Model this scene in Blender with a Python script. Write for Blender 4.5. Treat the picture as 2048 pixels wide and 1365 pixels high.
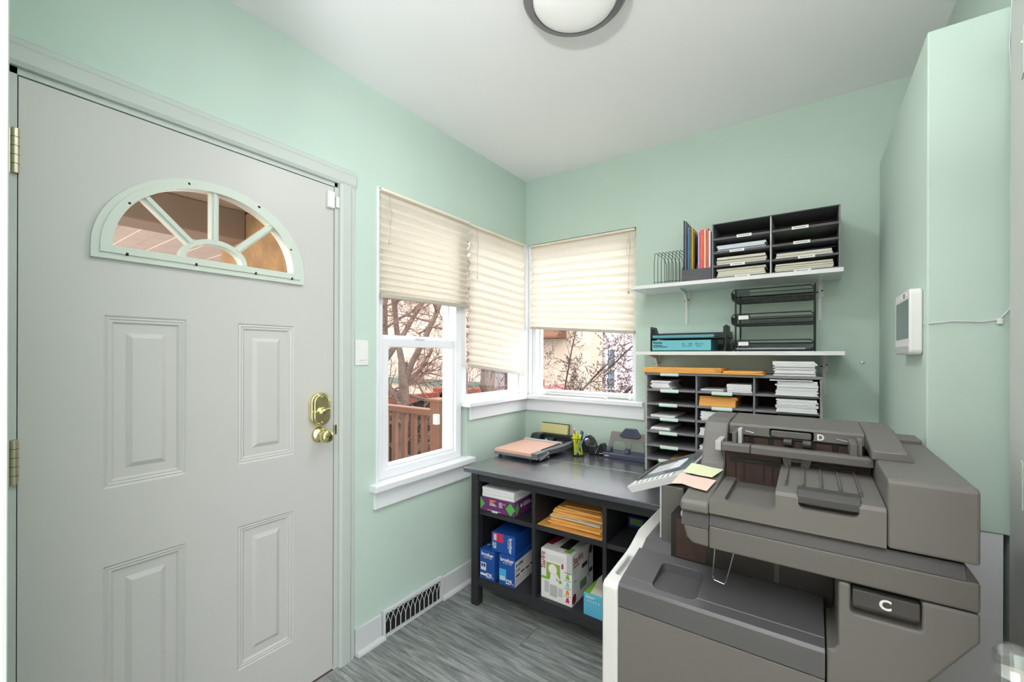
import bpy, bmesh, math, random
from mathutils import Vector, Matrix
random.seed(7)
for o in list(bpy.data.objects):
    bpy.data.objects.remove(o, do_unlink=True)
SC = bpy.context.scene
COL = SC.collection
PI = math.pi

# ------------------------------------------------------------------ camera
cam_data = bpy.data.cameras.new('camera')
cam = bpy.data.objects.new('camera', cam_data)
COL.objects.link(cam)
cam.location = (1.645, -2.50, 1.335)
YAW, ROLL = 0.6131, 0.0027
cam.matrix_world = (Matrix.Translation(cam.location) @ Matrix.Rotation(YAW, 4, 'Z')
                    @ Matrix.Rotation(PI / 2, 4, 'X') @ Matrix.Rotation(ROLL, 4, 'Z'))
cam_data.sensor_width = 36.0
cam_data.lens = 844.7 / 2048 * 36.0
cam_data.shift_x = (1024 - 1025.4) / 2048
cam_data.shift_y = (709.6 - 682.5) / 2048
cam_data.clip_start = 0.02
cam_data.clip_end = 200
SC.camera = cam

# ------------------------------------------------------------------ world, exposure
W = bpy.data.worlds.new('sky'); SC.world = W; W.use_nodes = True
wb = W.node_tree.nodes['Background']
wb.inputs[0].default_value = (0.965, 0.96, 1.0, 1)
wb.inputs[1].default_value = 5.0
SC.view_settings.view_transform = 'Standard'
SC.view_settings.look = 'None'
SC.view_settings.exposure = 0.44
SC.view_settings.gamma = 1.0
SC.view_settings.use_curve_mapping = False

# ------------------------------------------------------------------ materials
def lin(h):
    h = h.lstrip('#'); r = []
    for i in (0, 2, 4):
        c = int(h[i:i+2], 16) / 255
        r.append(c / 12.92 if c <= .04045 else ((c + .055) / 1.055) ** 2.4)
    return (*r, 1)
MATS = {}
def mat(name, hexc, rough=.5, metal=0., var=0., scale=20., bump=0., bscale=200., stretch=None, spec=.5, emit=0., hex2=None, trans=0.):
    m = bpy.data.materials.new(name); m.use_nodes = True
    nt = m.node_tree; b = nt.nodes['Principled BSDF']
    b.inputs['Base Color'].default_value = lin(hexc)
    b.inputs['Roughness'].default_value = rough
    b.inputs['Metallic'].default_value = metal
    b.inputs['Specular IOR Level'].default_value = spec
    if emit:
        b.inputs['Emission Color'].default_value = lin(hexc); b.inputs['Emission Strength'].default_value = emit
    tc = nt.nodes.new('ShaderNodeTexCoord'); mp = nt.nodes.new('ShaderNodeMapping')
    nt.links.new(tc.outputs['Object'], mp.inputs[0])
    if stretch: mp.inputs['Scale'].default_value = stretch
    if var or hex2:
        n = nt.nodes.new('ShaderNodeTexNoise'); n.inputs['Scale'].default_value = scale; n.inputs['Detail'].default_value = 5
        nt.links.new(mp.outputs[0], n.inputs['Vector'])
        mx = nt.nodes.new('ShaderNodeMix'); mx.data_type = 'RGBA'
        c = lin(hexc)
        if hex2: a, d = c, lin(hex2)
        else: a, d = [x * (1 - var) for x in c[:3]] + [1], [min(1, x * (1 + var)) for x in c[:3]] + [1]
        mx.inputs[6].default_value = a; mx.inputs[7].default_value = d
        rp = nt.nodes.new('ShaderNodeMapRange'); rp.inputs[1].default_value = .3; rp.inputs[2].default_value = .7
        nt.links.new(n.outputs['Fac'], rp.inputs[0]); nt.links.new(rp.outputs[0], mx.inputs[0])
        nt.links.new(mx.outputs[2], b.inputs['Base Color'])
    if bump:
        n2 = nt.nodes.new('ShaderNodeTexNoise'); n2.inputs['Scale'].default_value = bscale; n2.inputs['Detail'].default_value = 3
        nt.links.new(mp.outputs[0], n2.inputs['Vector'])
        bp = nt.nodes.new('ShaderNodeBump'); bp.inputs['Strength'].default_value = bump; bp.inputs['Distance'].default_value = .002 if bscale > 35 else .02
        nt.links.new(n2.outputs['Fac'], bp.inputs['Height']); nt.links.new(bp.outputs[0], b.inputs['Normal'])
    if trans:
        out = nt.nodes['Material Output']; t = nt.nodes.new('ShaderNodeBsdfTranslucent'); t.inputs[0].default_value = lin(hexc)
        ms = nt.nodes.new('ShaderNodeMixShader'); ms.inputs[0].default_value = trans
        nt.links.new(b.outputs[0], ms.inputs[1]); nt.links.new(t.outputs[0], ms.inputs[2]); nt.links.new(ms.outputs[0], out.inputs[0])
    MATS[name] = m
    return m
def glass(name, tint=(1, 1, 1, 1), refl=.06):
    m = bpy.data.materials.new(name); m.use_nodes = True; nt = m.node_tree; nt.nodes.clear()
    out = nt.nodes.new('ShaderNodeOutputMaterial'); t = nt.nodes.new('ShaderNodeBsdfTransparent'); t.inputs[0].default_value = tint
    g = nt.nodes.new('ShaderNodeBsdfGlossy'); g.inputs['Roughness'].default_value = .02
    ms = nt.nodes.new('ShaderNodeMixShader'); ms.inputs[0].default_value = refl
    nt.links.new(t.outputs[0], ms.inputs[1]); nt.links.new(g.outputs[0], ms.inputs[2]); nt.links.new(ms.outputs[0], out.inputs[0])
    MATS[name] = m

mat('mint', '#C4D7CB', .75, var=.02, scale=3, bump=.15, bscale=260)
mat('ceiling_white', '#F6F6F7', .85, bump=.1, bscale=180)
mat('trim_white', '#D4D7D8', .45, var=.015, scale=6)
mat('casing_paint', '#C3CAC4', .45, var=.015, scale=6)
mat('door_white', '#C9C8C4', .38, var=.012, scale=4)
mat('fan_frame', '#CDD5CA', .4)
mat('upvc', '#EDEFF2', .35)
mat('sill_white', '#ECEEF2', .35)
mat('hall_paint', '#CFC9BC', .9)
mat('hall_carpet', '#D8D4CA', .95)
mat('floor_base', '#4A4C4B', .8)
mat('brass', '#EBDDA4', .14, 1., var=.12, scale=30)
mat('brass_dull', '#D2C7AE', .35, 1.)
mat('nickel', '#B8B6AE', .3, 1.)
mat('steel', '#C4C6C8', .22, 1.)
mat('plastic_white', '#E9E9E6', .4)
mat('dark_hole', '#1B1A18', .9)
mat('blind', '#EEE8DA', .9, var=.03, scale=40, stretch=(1, 1, 12), trans=.33, spec=.1)
mat('blind_cream', '#EFE7D6', .8)
mat('blind_rail', '#BDB6A8', .6)
mat('desk_black', '#2A2A2E', .42, var=.25, scale=10, stretch=(1, 14, 14), bump=.12, bscale=40)
mat('desk_top', '#3C3C46', .24, var=.3, scale=8, stretch=(1, 16, 16), bump=.15, bscale=30, spec=.9)
mat('printer_grey', '#696662', .5, bump=.12, bscale=900)
mat('printer_mid', '#5F5C58', .5, bump=.12, bscale=900)
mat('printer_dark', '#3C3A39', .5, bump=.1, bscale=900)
mat('printer_tray', '#535254', .36, bump=.1, bscale=900)
mat('printer_white', '#D5D5D2', .42)
mat('printer_light', '#B4B5B7', .42)
mat('printer_black', '#141213', .55)
mat('printer_brown', '#3A2720', .6, var=.3, scale=25)
mat('panel_grey', '#BFC0C2', .4)
mat('screen_dark', '#5F6A74', .12)
mat('letter_white', '#E4E4E2', .6)
mat('letter_black', '#2B2B2F', .7)
mat('paper', '#EFEFF0', .85, var=.03, scale=60, stretch=(1, 1, 60))
mat('paper_cream', '#DDD9C8', .85, var=.05, scale=60, stretch=(1, 1, 60))
mat('paper_blue', '#D8DEE6', .85, var=.04, scale=60, stretch=(1, 1, 60))
mat('manila', '#F3B562', .75, var=.06, scale=14)
mat('manila_tan', '#C39B55', .75, var=.06, scale=14)
mat('carton_purple', '#6E2E6E', .45)
mat('carton_green', '#57B552', .45)
mat('carton_blue', '#1D4FA0', .4, var=.03, scale=9)
mat('carton_navy', '#173A7C', .4)
mat('carton_white', '#E8E6E4', .45)
mat('sky_blue', '#3FAEDB', .45)
mat('magenta', '#C8325E', .45)
mat('crimson', '#8C2237', .5)
mat('teal_paper', '#6FC0C9', .6, var=.03, scale=12)
mat('leaf_green', '#7FB23F', .5)
mat('tissue_blue', '#5FB9D6', .55)
mat('orange_text', '#F08A4A', .5)
mat('grey_card', '#828286', .6, var=.05, scale=30)
mat('grey_card_dark', '#58585C', .65, var=.05, scale=30)
mat('speckle', '#C9C9C6', .8, hex2='#8C8C8B', scale=160)
mat('hardboard', '#4E3B34', .8, var=.15, scale=50)
mat('black_plastic', '#2C3033', .4)
mat('black_metal', '#262C2B', .45, .3)
mat('black_satin', '#1C1D20', .35)
mat('navy_plastic', '#474A5E', .4)
mat('taupe_plastic', '#8B8982', .45)
mat('peach_wood', '#DBAE9A', .45, var=.06, scale=12, stretch=(1, 8, 8))
mat('cutter_grey', '#6C7078', .4, .3)
mat('highlighter', '#D8DE20', .4)
mat('sticky_yellow', '#CFCA8E', .7)
mat('sticky_green', '#CFD3AE', .8)
mat('sticky_pink', '#DDBFB2', .8)
mat('pen_blue', '#2D62A8', .35)
mat('pen_sky', '#8FB8E4', .35)
mat('pen_red', '#D84452', .35)
mat('pen_black', '#25262A', .35)
mat('folder_navy', '#20385C', .5)
mat('folder_blue', '#3C7CB4', .5)
mat('folder_yellow', '#D8A928', .5)
mat('folder_olive', '#6F6A3A', .5)
mat('folder_orange', '#EE7038', .5, hex2='#D94A6C', scale=9)
mat('folder_peach', '#F0B48E', .5)
mat('folder_lilac', '#B7A6D6', .5)
mat('label_green', '#8FD0B4', .6)
mat('label_white', '#EDEFEA', .6)
mat('lamp_metal', '#85838A', .35, .6)
mat('lamp_lens', '#F0F0EE', .35, emit=.12)
mat('shelf_white', '#E7E9E8', .4)
mat('bark', '#6E5E54', .9, var=.25, scale=14, bump=.6, bscale=30)
mat('bark_dark', '#4A3832', .9, var=.25, scale=14, bump=.5, bscale=40)
mat('twig', '#7A5F54', .9, var=.15, scale=6)
mat('bud', '#503A30', .9)
mat('stucco_cream', '#A39584', .95, var=.04, scale=5, bump=.6, bscale=30)
mat('stucco_lilac', '#A2989A', .95, var=.03, scale=5, bump=.5, bscale=30)  # shaded wall tone for the house wing, plain grey for the pier
mat('stucco_brown', '#94754F', .95, var=.25, scale=6, bump=1., bscale=14)
mat('beam_taupe', '#8B7868', .8, var=.05, scale=4)
mat('board_pale', '#CFC2B8', .8, var=.06, scale=8, stretch=(1, 1, 6))
mat('deck_brown', '#8E6650', .6, var=.08, scale=8)
mat('fence_red', '#8F3E28', .8, var=.12, scale=9)
mat('fence_dark', '#2E2624', .9)
mat('roof_brown', '#65402E', .9)
mat('soil', '#544A40', .95, var=.2, scale=3)
mat('car_red', '#98605C', .4)
mat('hedge_green', '#7F9A6A', .9, var=.3, scale=9)
mat('teal_trim', '#46594E', .7)
glass('window_glass', (.97, .98, .98, 1), .012)
glass('fan_glass', (.97, .94, .90, 1), .02)
glass('crystal', (.92, .94, .95, 1), .35)

def plank_material():
    m = bpy.data.materials.new('vinyl_plank'); m.use_nodes = True; nt = m.node_tree; b = nt.nodes['Principled BSDF']
    tc = nt.nodes.new('ShaderNodeTexCoord'); oi = nt.nodes.new('ShaderNodeObjectInfo')
    add = nt.nodes.new('ShaderNodeVectorMath'); add.operation = 'ADD'
    sc = nt.nodes.new('ShaderNodeVectorMath'); sc.operation = 'SCALE'; sc.inputs['Scale'].default_value = 30
    cmb = nt.nodes.new('ShaderNodeCombineXYZ')
    for i in range(3): nt.links.new(oi.outputs['Random'], cmb.inputs[i])
    nt.links.new(cmb.outputs[0], sc.inputs[0]); nt.links.new(tc.outputs['Object'], add.inputs[0]); nt.links.new(sc.outputs[0], add.inputs[1])
    mp = nt.nodes.new('ShaderNodeMapping'); mp.inputs['Scale'].default_value = (1.3, 15, 1)
    nt.links.new(add.outputs[0], mp.inputs[0])
    n = nt.nodes.new('ShaderNodeTexNoise'); n.inputs['Scale'].default_value = 3.2; n.inputs['Detail'].default_value = 9; n.inputs['Roughness'].default_value = .7; n.inputs['Distortion'].default_value = .6
    nt.links.new(mp.outputs[0], n.inputs['Vector'])
    cr = nt.nodes.new('ShaderNodeValToRGB')
    e = cr.color_ramp.elements; e[0].position = .3; e[0].color = lin('#555957'); e[1].position = .72; e[1].color = lin('#C4C8C6')
    k = e.new(.5); k.color = lin('#8C908E')
    nt.links.new(n.outputs['Fac'], cr.inputs[0])
    hv = nt.nodes.new('ShaderNodeHueSaturation'); mr = nt.nodes.new('ShaderNodeMapRange'); mr.inputs[3].default_value = .85; mr.inputs[4].default_value = 1.12
    nt.links.new(oi.outputs['Random'], mr.inputs[0]); nt.links.new(mr.outputs[0], hv.inputs['Value']); nt.links.new(cr.outputs[0], hv.inputs['Color'])
    nt.links.new(hv.outputs[0], b.inputs['Base Color']); b.inputs['Roughness'].default_value = .45
    bp = nt.nodes.new('ShaderNodeBump'); bp.inputs['Strength'].default_value = .2; bp.inputs['Distance'].default_value = .001
    nt.links.new(n.outputs['Fac'], bp.inputs['Height']); nt.links.new(bp.outputs[0], b.inputs['Normal'])
    MATS['vinyl_plank'] = m
plank_material()
_c = MATS['desk_top'].node_tree.nodes['Principled BSDF'].inputs
_c['Coat Weight'].default_value = 1.0; _c['Coat Roughness'].default_value = .16; _c['Coat IOR'].default_value = 1.7

# ------------------------------------------------------------------ mesh helpers
class MB:
    def __init__(s): s.v = []; s.f = []
    def add(s, vs, fs):
        k = len(s.v); s.v += [tuple(p) for p in vs]; s.f += [tuple(i + k for i in q) for q in fs]; return s
    def box(s, x0, x1, y0, y1, z0, z1):
        v = [(x, y, z) for z in (z0, z1) for y in (y0, y1) for x in (x0, x1)]
        return s.add(v, [(0, 2, 3, 1), (4, 5, 7, 6), (0, 1, 5, 4), (2, 6, 7, 3), (0, 4, 6, 2), (1, 3, 7, 5)])
    def obox(s, M, sx, sy, sz):
        v = [M @ Vector((x * sx / 2, y * sy / 2, z * sz / 2)) for z in (-1, 1) for y in (-1, 1) for x in (-1, 1)]
        return s.add(v, [(0, 2, 3, 1), (4, 5, 7, 6), (0, 1, 5, 4), (2, 6, 7, 3), (0, 4, 6, 2), (1, 3, 7, 5)])
    def prism(s, pts, axis, a, b):
        def P(p, t): return (t, p[0], p[1]) if axis == 'x' else (p[0], t, p[1]) if axis == 'y' else (p[0], p[1], t)
        n = len(pts)
        return s.add([P(p, a) for p in pts] + [P(p, b) for p in pts],
                     [tuple(range(n)), tuple(range(2 * n - 1, n - 1, -1))] + [(i, (i + 1) % n, n + (i + 1) % n, n + i) for i in range(n)])
    def ring(s, outer, inner, axis, a, b):
        def P(p, t): return (t, p[0], p[1]) if axis == 'x' else (p[0], t, p[1]) if axis == 'y' else (p[0], p[1], t)
        n = len(outer)
        vs = [P(p, a) for p in outer] + [P(p, a) for p in inner] + [P(p, b) for p in outer] + [P(p, b) for p in inner]
        fs = []
        for i in range(n):
            j = (i + 1) % n
            fs += [(i, j, n + j, n + i), (2*n + i, 3*n + i, 3*n + j, 2*n + j), (i, 2*n + i, 2*n + j, j), (n + i, n + j, 3*n + j, 3*n + i)]
        return s.add(vs, fs)
    def tube(s, pts, r, n=6, closed=False):
        pts = [Vector(p) for p in pts]; m = len(pts); rs = r if isinstance(r, (list, tuple)) else [r] * m
        vs = []; prev = None
        for i, p in enumerate(pts):
            if closed: t = pts[(i + 1) % m] - pts[i - 1]
            else: t = pts[min(i + 1, m - 1)] - pts[max(i - 1, 0)]
            if t.length < 1e-9: t = Vector((0, 0, 1))
            t.normalize()
            if prev is None:
                a = Vector((0, 0, 1)) if abs(t.z) < .9 else Vector((1, 0, 0))
                u = t.cross(a).normalized()
            else:
                u = prev - t * prev.dot(t)
                u = u.normalized() if u.length > 1e-6 else t.orthogonal().normalized()
            prev = u; w = t.cross(u)
            for k in range(n):
                an = 2 * PI * k / n; vs.append(p + (u * math.cos(an) + w * math.sin(an)) * rs[i])
        fs = []
        for i in range(m if closed else m - 1):
            j = (i + 1) % m
            for k in range(n):
                l = (k + 1) % n; fs.append((i*n + k, i*n + l, j*n + l, j*n + k))
        if not closed: fs += [tuple(range(n - 1, -1, -1)), tuple((m - 1) * n + k for k in range(n))]
        return s.add(vs, fs)
    def lathe(s, prof, c=(0, 0, 0), n=28, axis='z', sgn=1):
        vs = []
        for r, h in prof:
            for k in range(n):
                an = 2 * PI * k / n; a, b = r * math.cos(an), r * math.sin(an); h2 = h * sgn
                p = (a, b, h2) if axis == 'z' else (h2, a, b) if axis == 'x' else (a, h2, b)
                vs.append((c[0] + p[0], c[1] + p[1], c[2] + p[2]))
        m = len(prof); fs = []
        for i in range(m - 1):
            for k in range(n):
                l = (k + 1) % n; fs.append((i*n + k, i*n + l, (i+1)*n + l, (i+1)*n + k))
        fs += [tuple(range(n)), tuple((m - 1) * n + k for k in range(n))]
        return s.add(vs, fs)
    def xf(s, M):
        s.v = [tuple(M @ Vector(p)) for p in s.v]; return s
    def mesh(s, name, off):
        me = bpy.data.meshes.new(name)
        bm = bmesh.new()
        vs = [bm.verts.new((p[0] - off[0], p[1] - off[1], p[2] - off[2])) for p in s.v]
        for q in s.f:
            try: bm.faces.new([vs[i] for i in q])
            except ValueError: pass
        bmesh.ops.recalc_face_normals(bm, faces=bm.faces)
        bm.to_mesh(me); bm.free()
        return me
def root_loc(p):
    v = Vector((0, 0, 0))
    while p: v += p.location; p = p.parent
    return v
def build(mb, name, m, parent=None, bevel=0., smooth=False, local=False, seg=2, kind=None, ang=35):
    if parent is not None:
        off = Vector((0, 0, 0)) if local else root_loc(parent)
    else:
        xs, ys, zs = zip(*mb.v); off = Vector(((min(xs) + max(xs)) / 2, (min(ys) + max(ys)) / 2, min(zs)))
    me = mb.mesh(name, off)
    o = bpy.data.objects.new(name, me); COL.objects.link(o)
    me.materials.append(MATS[m])
    if parent is not None: o.parent = parent
    else: o.location = off
    if smooth:
        for p in me.polygons: p.use_smooth = True
        try: me.set_sharp_from_angle(angle=math.radians(ang))
        except Exception: pass
    if bevel: addbevel(o, bevel, seg)
    if kind: o['kind'] = kind
    return o
def addbevel(o, w, seg=2):
    b = o.modifiers.new('bevel', 'BEVEL'); b.width = w; b.segments = seg; b.limit_method = 'ANGLE'; b.angle_limit = math.radians(35)
    b.harden_normals = False
def cut(o, mb):
    off = root_loc(o)
    me = mb.mesh('cutter', off); c = bpy.data.objects.new('cutter', me); COL.objects.link(c)
    c.matrix_world = Matrix.Translation(off); bpy.context.view_layer.update()
    md = o.modifiers.new('cut', 'BOOLEAN'); md.object = c; md.operation = 'DIFFERENCE'; md.solver = 'EXACT'
    dg = bpy.context.evaluated_depsgraph_get(); new = bpy.data.meshes.new_from_object(o.evaluated_get(dg))
    mt = list(o.data.materials); o.modifiers.remove(md); o.data = new
    new.materials.clear()
    for x in mt: new.materials.append(x)
    for p in new.polygons: p.material_index = 0
    bpy.data.objects.remove(c, do_unlink=True)
def tag(o, label, cat, group=None):
    o['label'] = label; o['category'] = cat
    if group: o['group'] = group
    return o
def thing(name, label, cat, loc=(0, 0, 0), rz=0., group=None):
    o = bpy.data.objects.new(name, None); COL.objects.link(o); o.location = loc; o.rotation_euler = (0, 0, rz)
    o.empty_display_size = .05
    return tag(o, label, cat, group)
def struct(name, loc=(0, 0, 0)):
    o = bpy.data.objects.new(name, None); COL.objects.link(o); o.location = loc; o['kind'] = 'structure'; o.empty_display_size = .05
    return o
def B(x0, x1, y0, y1, z0, z1): return MB().box(x0, x1, y0, y1, z0, z1)
def text(parent, s, size, org, right, up, m, name='lettering', align='LEFT', local=False, bold=0., sx=1.):
    cu = bpy.data.curves.new('t', 'FONT'); cu.body = s; cu.size = size; cu.align_x = align; cu.extrude = .0002; cu.offset = bold; cu.resolution_u = 3
    t = bpy.data.objects.new('t', cu); COL.objects.link(t); bpy.context.view_layer.update()
    dg = bpy.context.evaluated_depsgraph_get(); me = bpy.data.meshes.new_from_object(t.evaluated_get(dg))
    bpy.data.objects.remove(t, do_unlink=True); bpy.data.curves.remove(cu)
    r = Vector(right).normalized(); u = Vector(up).normalized(); n = r.cross(u)
    off = Vector((0, 0, 0)) if local else root_loc(parent)
    M = Matrix(((r.x * sx, u.x, n.x, org[0] - off.x), (r.y * sx, u.y, n.y, org[1] - off.y), (r.z * sx, u.z, n.z, org[2] - off.z), (0, 0, 0, 1)))
    me.transform(M); me.materials.clear(); me.materials.append(MATS[m])
    me.name = name
    o = bpy.data.objects.new(name, me); COL.objects.link(o); o.parent = parent
    return o
def cells(us, zs, holes):
    """grid rectangles between sorted breaks, leaving out the holes (u0,u1,z0,z1)"""
    U = sorted(set(us + [h[0] for h in holes] + [h[1] for h in holes])); Zs = sorted(set(zs + [h[2] for h in holes] + [h[3] for h in holes]))
    r = []
    for a, b in zip(U, U[1:]):
        for c, d in zip(Zs, Zs[1:]):
            mu, mz = (a + b) / 2, (c + d) / 2
            if any(h[0] < mu < h[1] and h[2] < mz < h[3] for h in holes): continue
            r.append((a, b, c, d))
    return r
def rrect(x0, x1, y0, y1, r, n=5):
    p = []
    for cx, cy, a0 in ((x1 - r, y1 - r, 0), (x0 + r, y1 - r, 90), (x0 + r, y0 + r, 180), (x1 - r, y0 + r, 270)):
        for k in range(n + 1):
            a = math.radians(a0 + 90 * k / n); p.append((cx + r * math.cos(a), cy + r * math.sin(a)))
    return p
# ------------------------------------------------------------------ room shell
H = 2.555
flr = build(B(-.0, 2.055, -2.56, 0, -.06, -.004), 'floor', 'floor_base'); flr['kind'] = 'structure'
meshes = {}
for i in range(16):
    y1 = -.002 - i * .182; y0 = y1 - .1805
    off = (i * .47) % 1.22
    x = -off
    while x < 2.055:
        a, b = max(x, .001), min(x + 1.2185, 2.054)
        if b - a > .03 and y0 > -2.56:
            build(B(a, b, y0, y1, -.004, 0), 'plank', 'vinyl_plank', flr, bevel=.0008, seg=1)
        x += 1.22
o = build(B(-.14, 2.17, -2.56, .14, H, H + .08), 'ceiling', 'ceiling_white'); o['kind'] = 'structure'
D0, D1 = -2.362, -1.46                                                     # door opening
mb = MB()
for a, b, c, d in cells([-2.56, .0], [0, H], [(D0, D1, 0, 2.056), (-1.255, -.63, .72, 2.115), (-.63, 0, 1.04, 2.11)]):
    mb.box(-.14, 0, a, b, c, d)
o = build(mb, 'wall_left', 'mint'); o['kind'] = 'structure'
mb = MB()
for a, b, c, d in cells([-.14, 2.17], [0, H], [(0, .79, 1.04, 2.105)]):
    if a < -.001 and c < 2.11 and d > 1.04: continue
    mb.box(a, b, 0, .14, c, d)
o = build(mb, 'wall_back', 'mint'); o['kind'] = 'structure'
mb = MB()
for a, b, c, d in cells([-2.56, 0], [0, H], []):
    mb.box(2.055, 2.17, a, b, c, d)
o = build(mb, 'wall_right', 'mint'); o['kind'] = 'structure'
o = build(B(1.902, 2.040, -.936, -.02, .0, .889), 'trim_4', 'sill_white'); o['kind'] = 'structure'
o = build(B(1.90, 2.055, -.942, 0, .89, 2.20), 'wall_bulkhead', 'mint', bevel=.004); o['kind'] = 'structure'
mb = MB().box(0, .93, -2.56, -2.455, 0, H)
o = build(mb, 'wall_front', 'mint'); o['kind'] = 'structure'
mb = MB().box(.84, .95, -2.455, -2.441, 0, H).box(.93, .95, -2.57, -2.455, 0, H)
o = build(mb, 'trim_1', 'casing_paint', bevel=.004); o['kind'] = 'structure'

# unseen hall behind the camera; side opening and pale floor added for fill light
for nm, b_ in (('floor_hall', (-.14, 3.1, -4.7, -2.56, -.06, 0)), ('ceiling_hall', (-.14, 3.1, -4.7, -2.56, H, H + .08)), ('wall_hall_left', (-.14, 0, -4.7, -2.56, 0, H)), ('wall_hall_side', (2.17, 3.1, -2.58, -2.46, 0, H))):
    o = build(B(*b_), nm, 'hall_carpet' if 'floor' in nm else 'ceiling_white' if 'ceil' in nm else 'hall_paint'); o['kind'] = 'structure'
mb = MB()
for a, b, c, d in cells([-.14, 3.1], [0, H], []): mb.box(a, b, -4.7, -4.58, c, d)
o = build(mb, 'wall_hall_back', 'hall_paint'); o['kind'] = 'structure'
mb = MB()
for a, b, c, d in cells([-4.58, -2.58], [0, H], [(-4.5, -2.66, .05, 2.45)]): mb.box(3.0, 3.1, a, b, c, d)
o = build(mb, 'wall_hall_right', 'hall_paint'); o['kind'] = 'structure'
fl = thing('added_fill_lamp', 'added unseen fill lamp shaped as an uplighter in the hall', 'lamp', (1.55, -3.05, 0))  # unseen lamp, added to brighten the room ceiling
build(MB().lathe([(.14, 0), (.14, .012), (.02, .03), (.012, .04)], (1.55, -3.05, 0), 32), 'base', 'nickel', fl, smooth=True)
build(MB().lathe([(.011, .03), (.011, 1.66)], (1.55, -3.05, 0), 16), 'pole', 'nickel', fl, smooth=True)
build(MB().lathe([(.02, 1.64), (.09, 1.66), (.15, 1.71), (.175, 1.75), (.17, 1.752), (.14, 1.715), (.08, 1.675), (.012, 1.665)], (1.55, -3.05, 0), 40), 'bowl_shade', 'plastic_white', fl, smooth=True)
ul = bpy.data.lights.new('fill_uplight', 'AREA'); ul.shape = 'DISK'; ul.size = .22; ul.energy = 52; ul.color = (.96, .98, 1)
uo = bpy.data.objects.new('fill_uplight', ul); COL.objects.link(uo); uo.parent = fl; uo.location = (0, 0, 1.745); uo.rotation_euler = (PI, 0, 0)
# ------------------------------------------------------------------ front door with fan light
trim = struct('trim_2', (0, -1.42, 0))
prof = [(0, .0), (.0, .012), (.012, .018), (.05, .018), (.058, .012), (.072, .012), (.076, .006), (.076, 0)]
for side, y0, s in (('r', D1 + .004, 1), ('l', D0 - .004, -1)):
    mb = MB().prism([(y0 + s * a, 0) for a, b in prof], 'z', 0, 0) if False else MB()
    pts = [(b, y0 + s * a) for a, b in prof]
    mb.prism(pts, 'z', 0, 2.06)
    build(mb, 'side_casing', 'casing_paint', trim)
pts = [(b, 2.06 + a * .97) for a, b in prof]
mb = MB(); mb.prism([(p[0], p[1]) for p in pts], 'y', D0 - .08, D1 + .08)
build(mb, 'head_casing', 'casing_paint', trim)
mb = MB().box(-.139, .0008, D1 - .014, D1 + .006, 0, 2.064).box(-.139, .0008, D0 - .006, D0 + .014, 0, 2.064).box(-.139, .0008, D0, D1, 2.043, 2.064)
mb.box(-.055, -.04, D1 - .026, D1 - .014, 0, 2.043).box(-.055, -.04, D0 + .014, D0 + .026, 0, 2.043).box(-.055, -.04, D0, D1, 2.03, 2.043)
build(mb, 'door_jamb', 'casing_paint', trim)

door = struct('door_1', (-.02, -1.911, 0))
DY0, DY1 = -2.346, -1.478
slab = build(B(-.038, 0, DY0, DY1, .008, 2.039), 'door_slab', 'door_white', door)
FC, FB = -1.913, 1.645
def ell(a, b, n=40, z0=FB): return [(FC + a * math.cos(PI * k / n), z0 + b * math.sin(PI * k / n)) for k in range(n + 1)]
c = MB().prism(ell(.272, .246, z0=1.632), 'x', -.1, .1)
PAN = [(-2.187, -1.991, .947, 1.445), (-1.841, -1.643, .944, 1.443), (-2.187, -1.991, .215, .724), (-1.841, -1.643, .215, .724)]
for a, b, z0, z1 in PAN: c.box(-.014, .02, a, b, z0, z1)
cut(slab, c)
RP = [(0, 0), (.005, -.004), (.009, -.002), (.014, -.005), (.018, -.004), (.024, -.010), (.05, -.010), (.064, -.002)]
for a, b, z0, z1 in PAN:
    vs, fs = [], []
    for ins, dep in RP:
        vs += [(dep, a + ins, z0 + ins), (dep, b - ins, z0 + ins), (dep, b - ins, z1 - ins), (dep, a + ins, z1 - ins)]
    for r in range(len(RP) - 1):
        for k in range(4): fs.append((4*r + k, 4*r + (k+1) % 4, 4*r + 4 + (k+1) % 4, 4*r + 4 + k))
    n = 4 * (len(RP) - 1); fs.append((n, n + 1, n + 2, n + 3))
    vs += [(-.0139, a, z0), (-.0139, b, z0), (-.0139, b, z1), (-.0139, a, z1)]
    m0 = 4 * len(RP)
    for k in range(4): fs.append((k, (k + 1) % 4, m0 + (k + 1) % 4, m0 + k))
    fs.append((m0 + 3, m0 + 2, m0 + 1, m0))
    build(MB().add(vs, fs), 'door_panel', 'door_white', door)
# fan light
n = 40
out = [(FC + .303 * math.cos(PI * k / n), 1.640 + .266 * math.sin(PI * k / n)) for k in range(n + 1)]
out = [(FC + .303, 1.606)] + out + [(FC - .303, 1.606)]
inn = ell(.262, .234); inn = [(FC + .262, FB - .0005)] + inn + [(FC - .262, FB - .0005)]
mid = [((a[0] * .55 + b[0] * .45), (a[1] * .55 + b[1] * .45)) for a, b in zip(out, inn)]
fan = build(MB().ring(out, inn, 'x', -.038, .012), 'fan_window_frame', 'fan_frame', door, bevel=.005)
mb = MB().ring(mid, [(FC + (p[0] - FC) * .985, FB + (p[1] - FB) * .98) for p in inn], 'x', .0, .017)
build(mb, 'inner_bead', 'fan_frame', fan, bevel=.004)
hub_o = ell(.098, .073); hub_i = ell(.082, .057)
build(MB().ring([(FC + .098, FB - .004)] + hub_o + [(FC - .098, FB - .004)], [(FC + .082, FB - .003)] + hub_i + [(FC - .082, FB - .003)], 'x', -.03, .008), 'hub_muntin', 'fan_frame', fan, bevel=.003)
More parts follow.
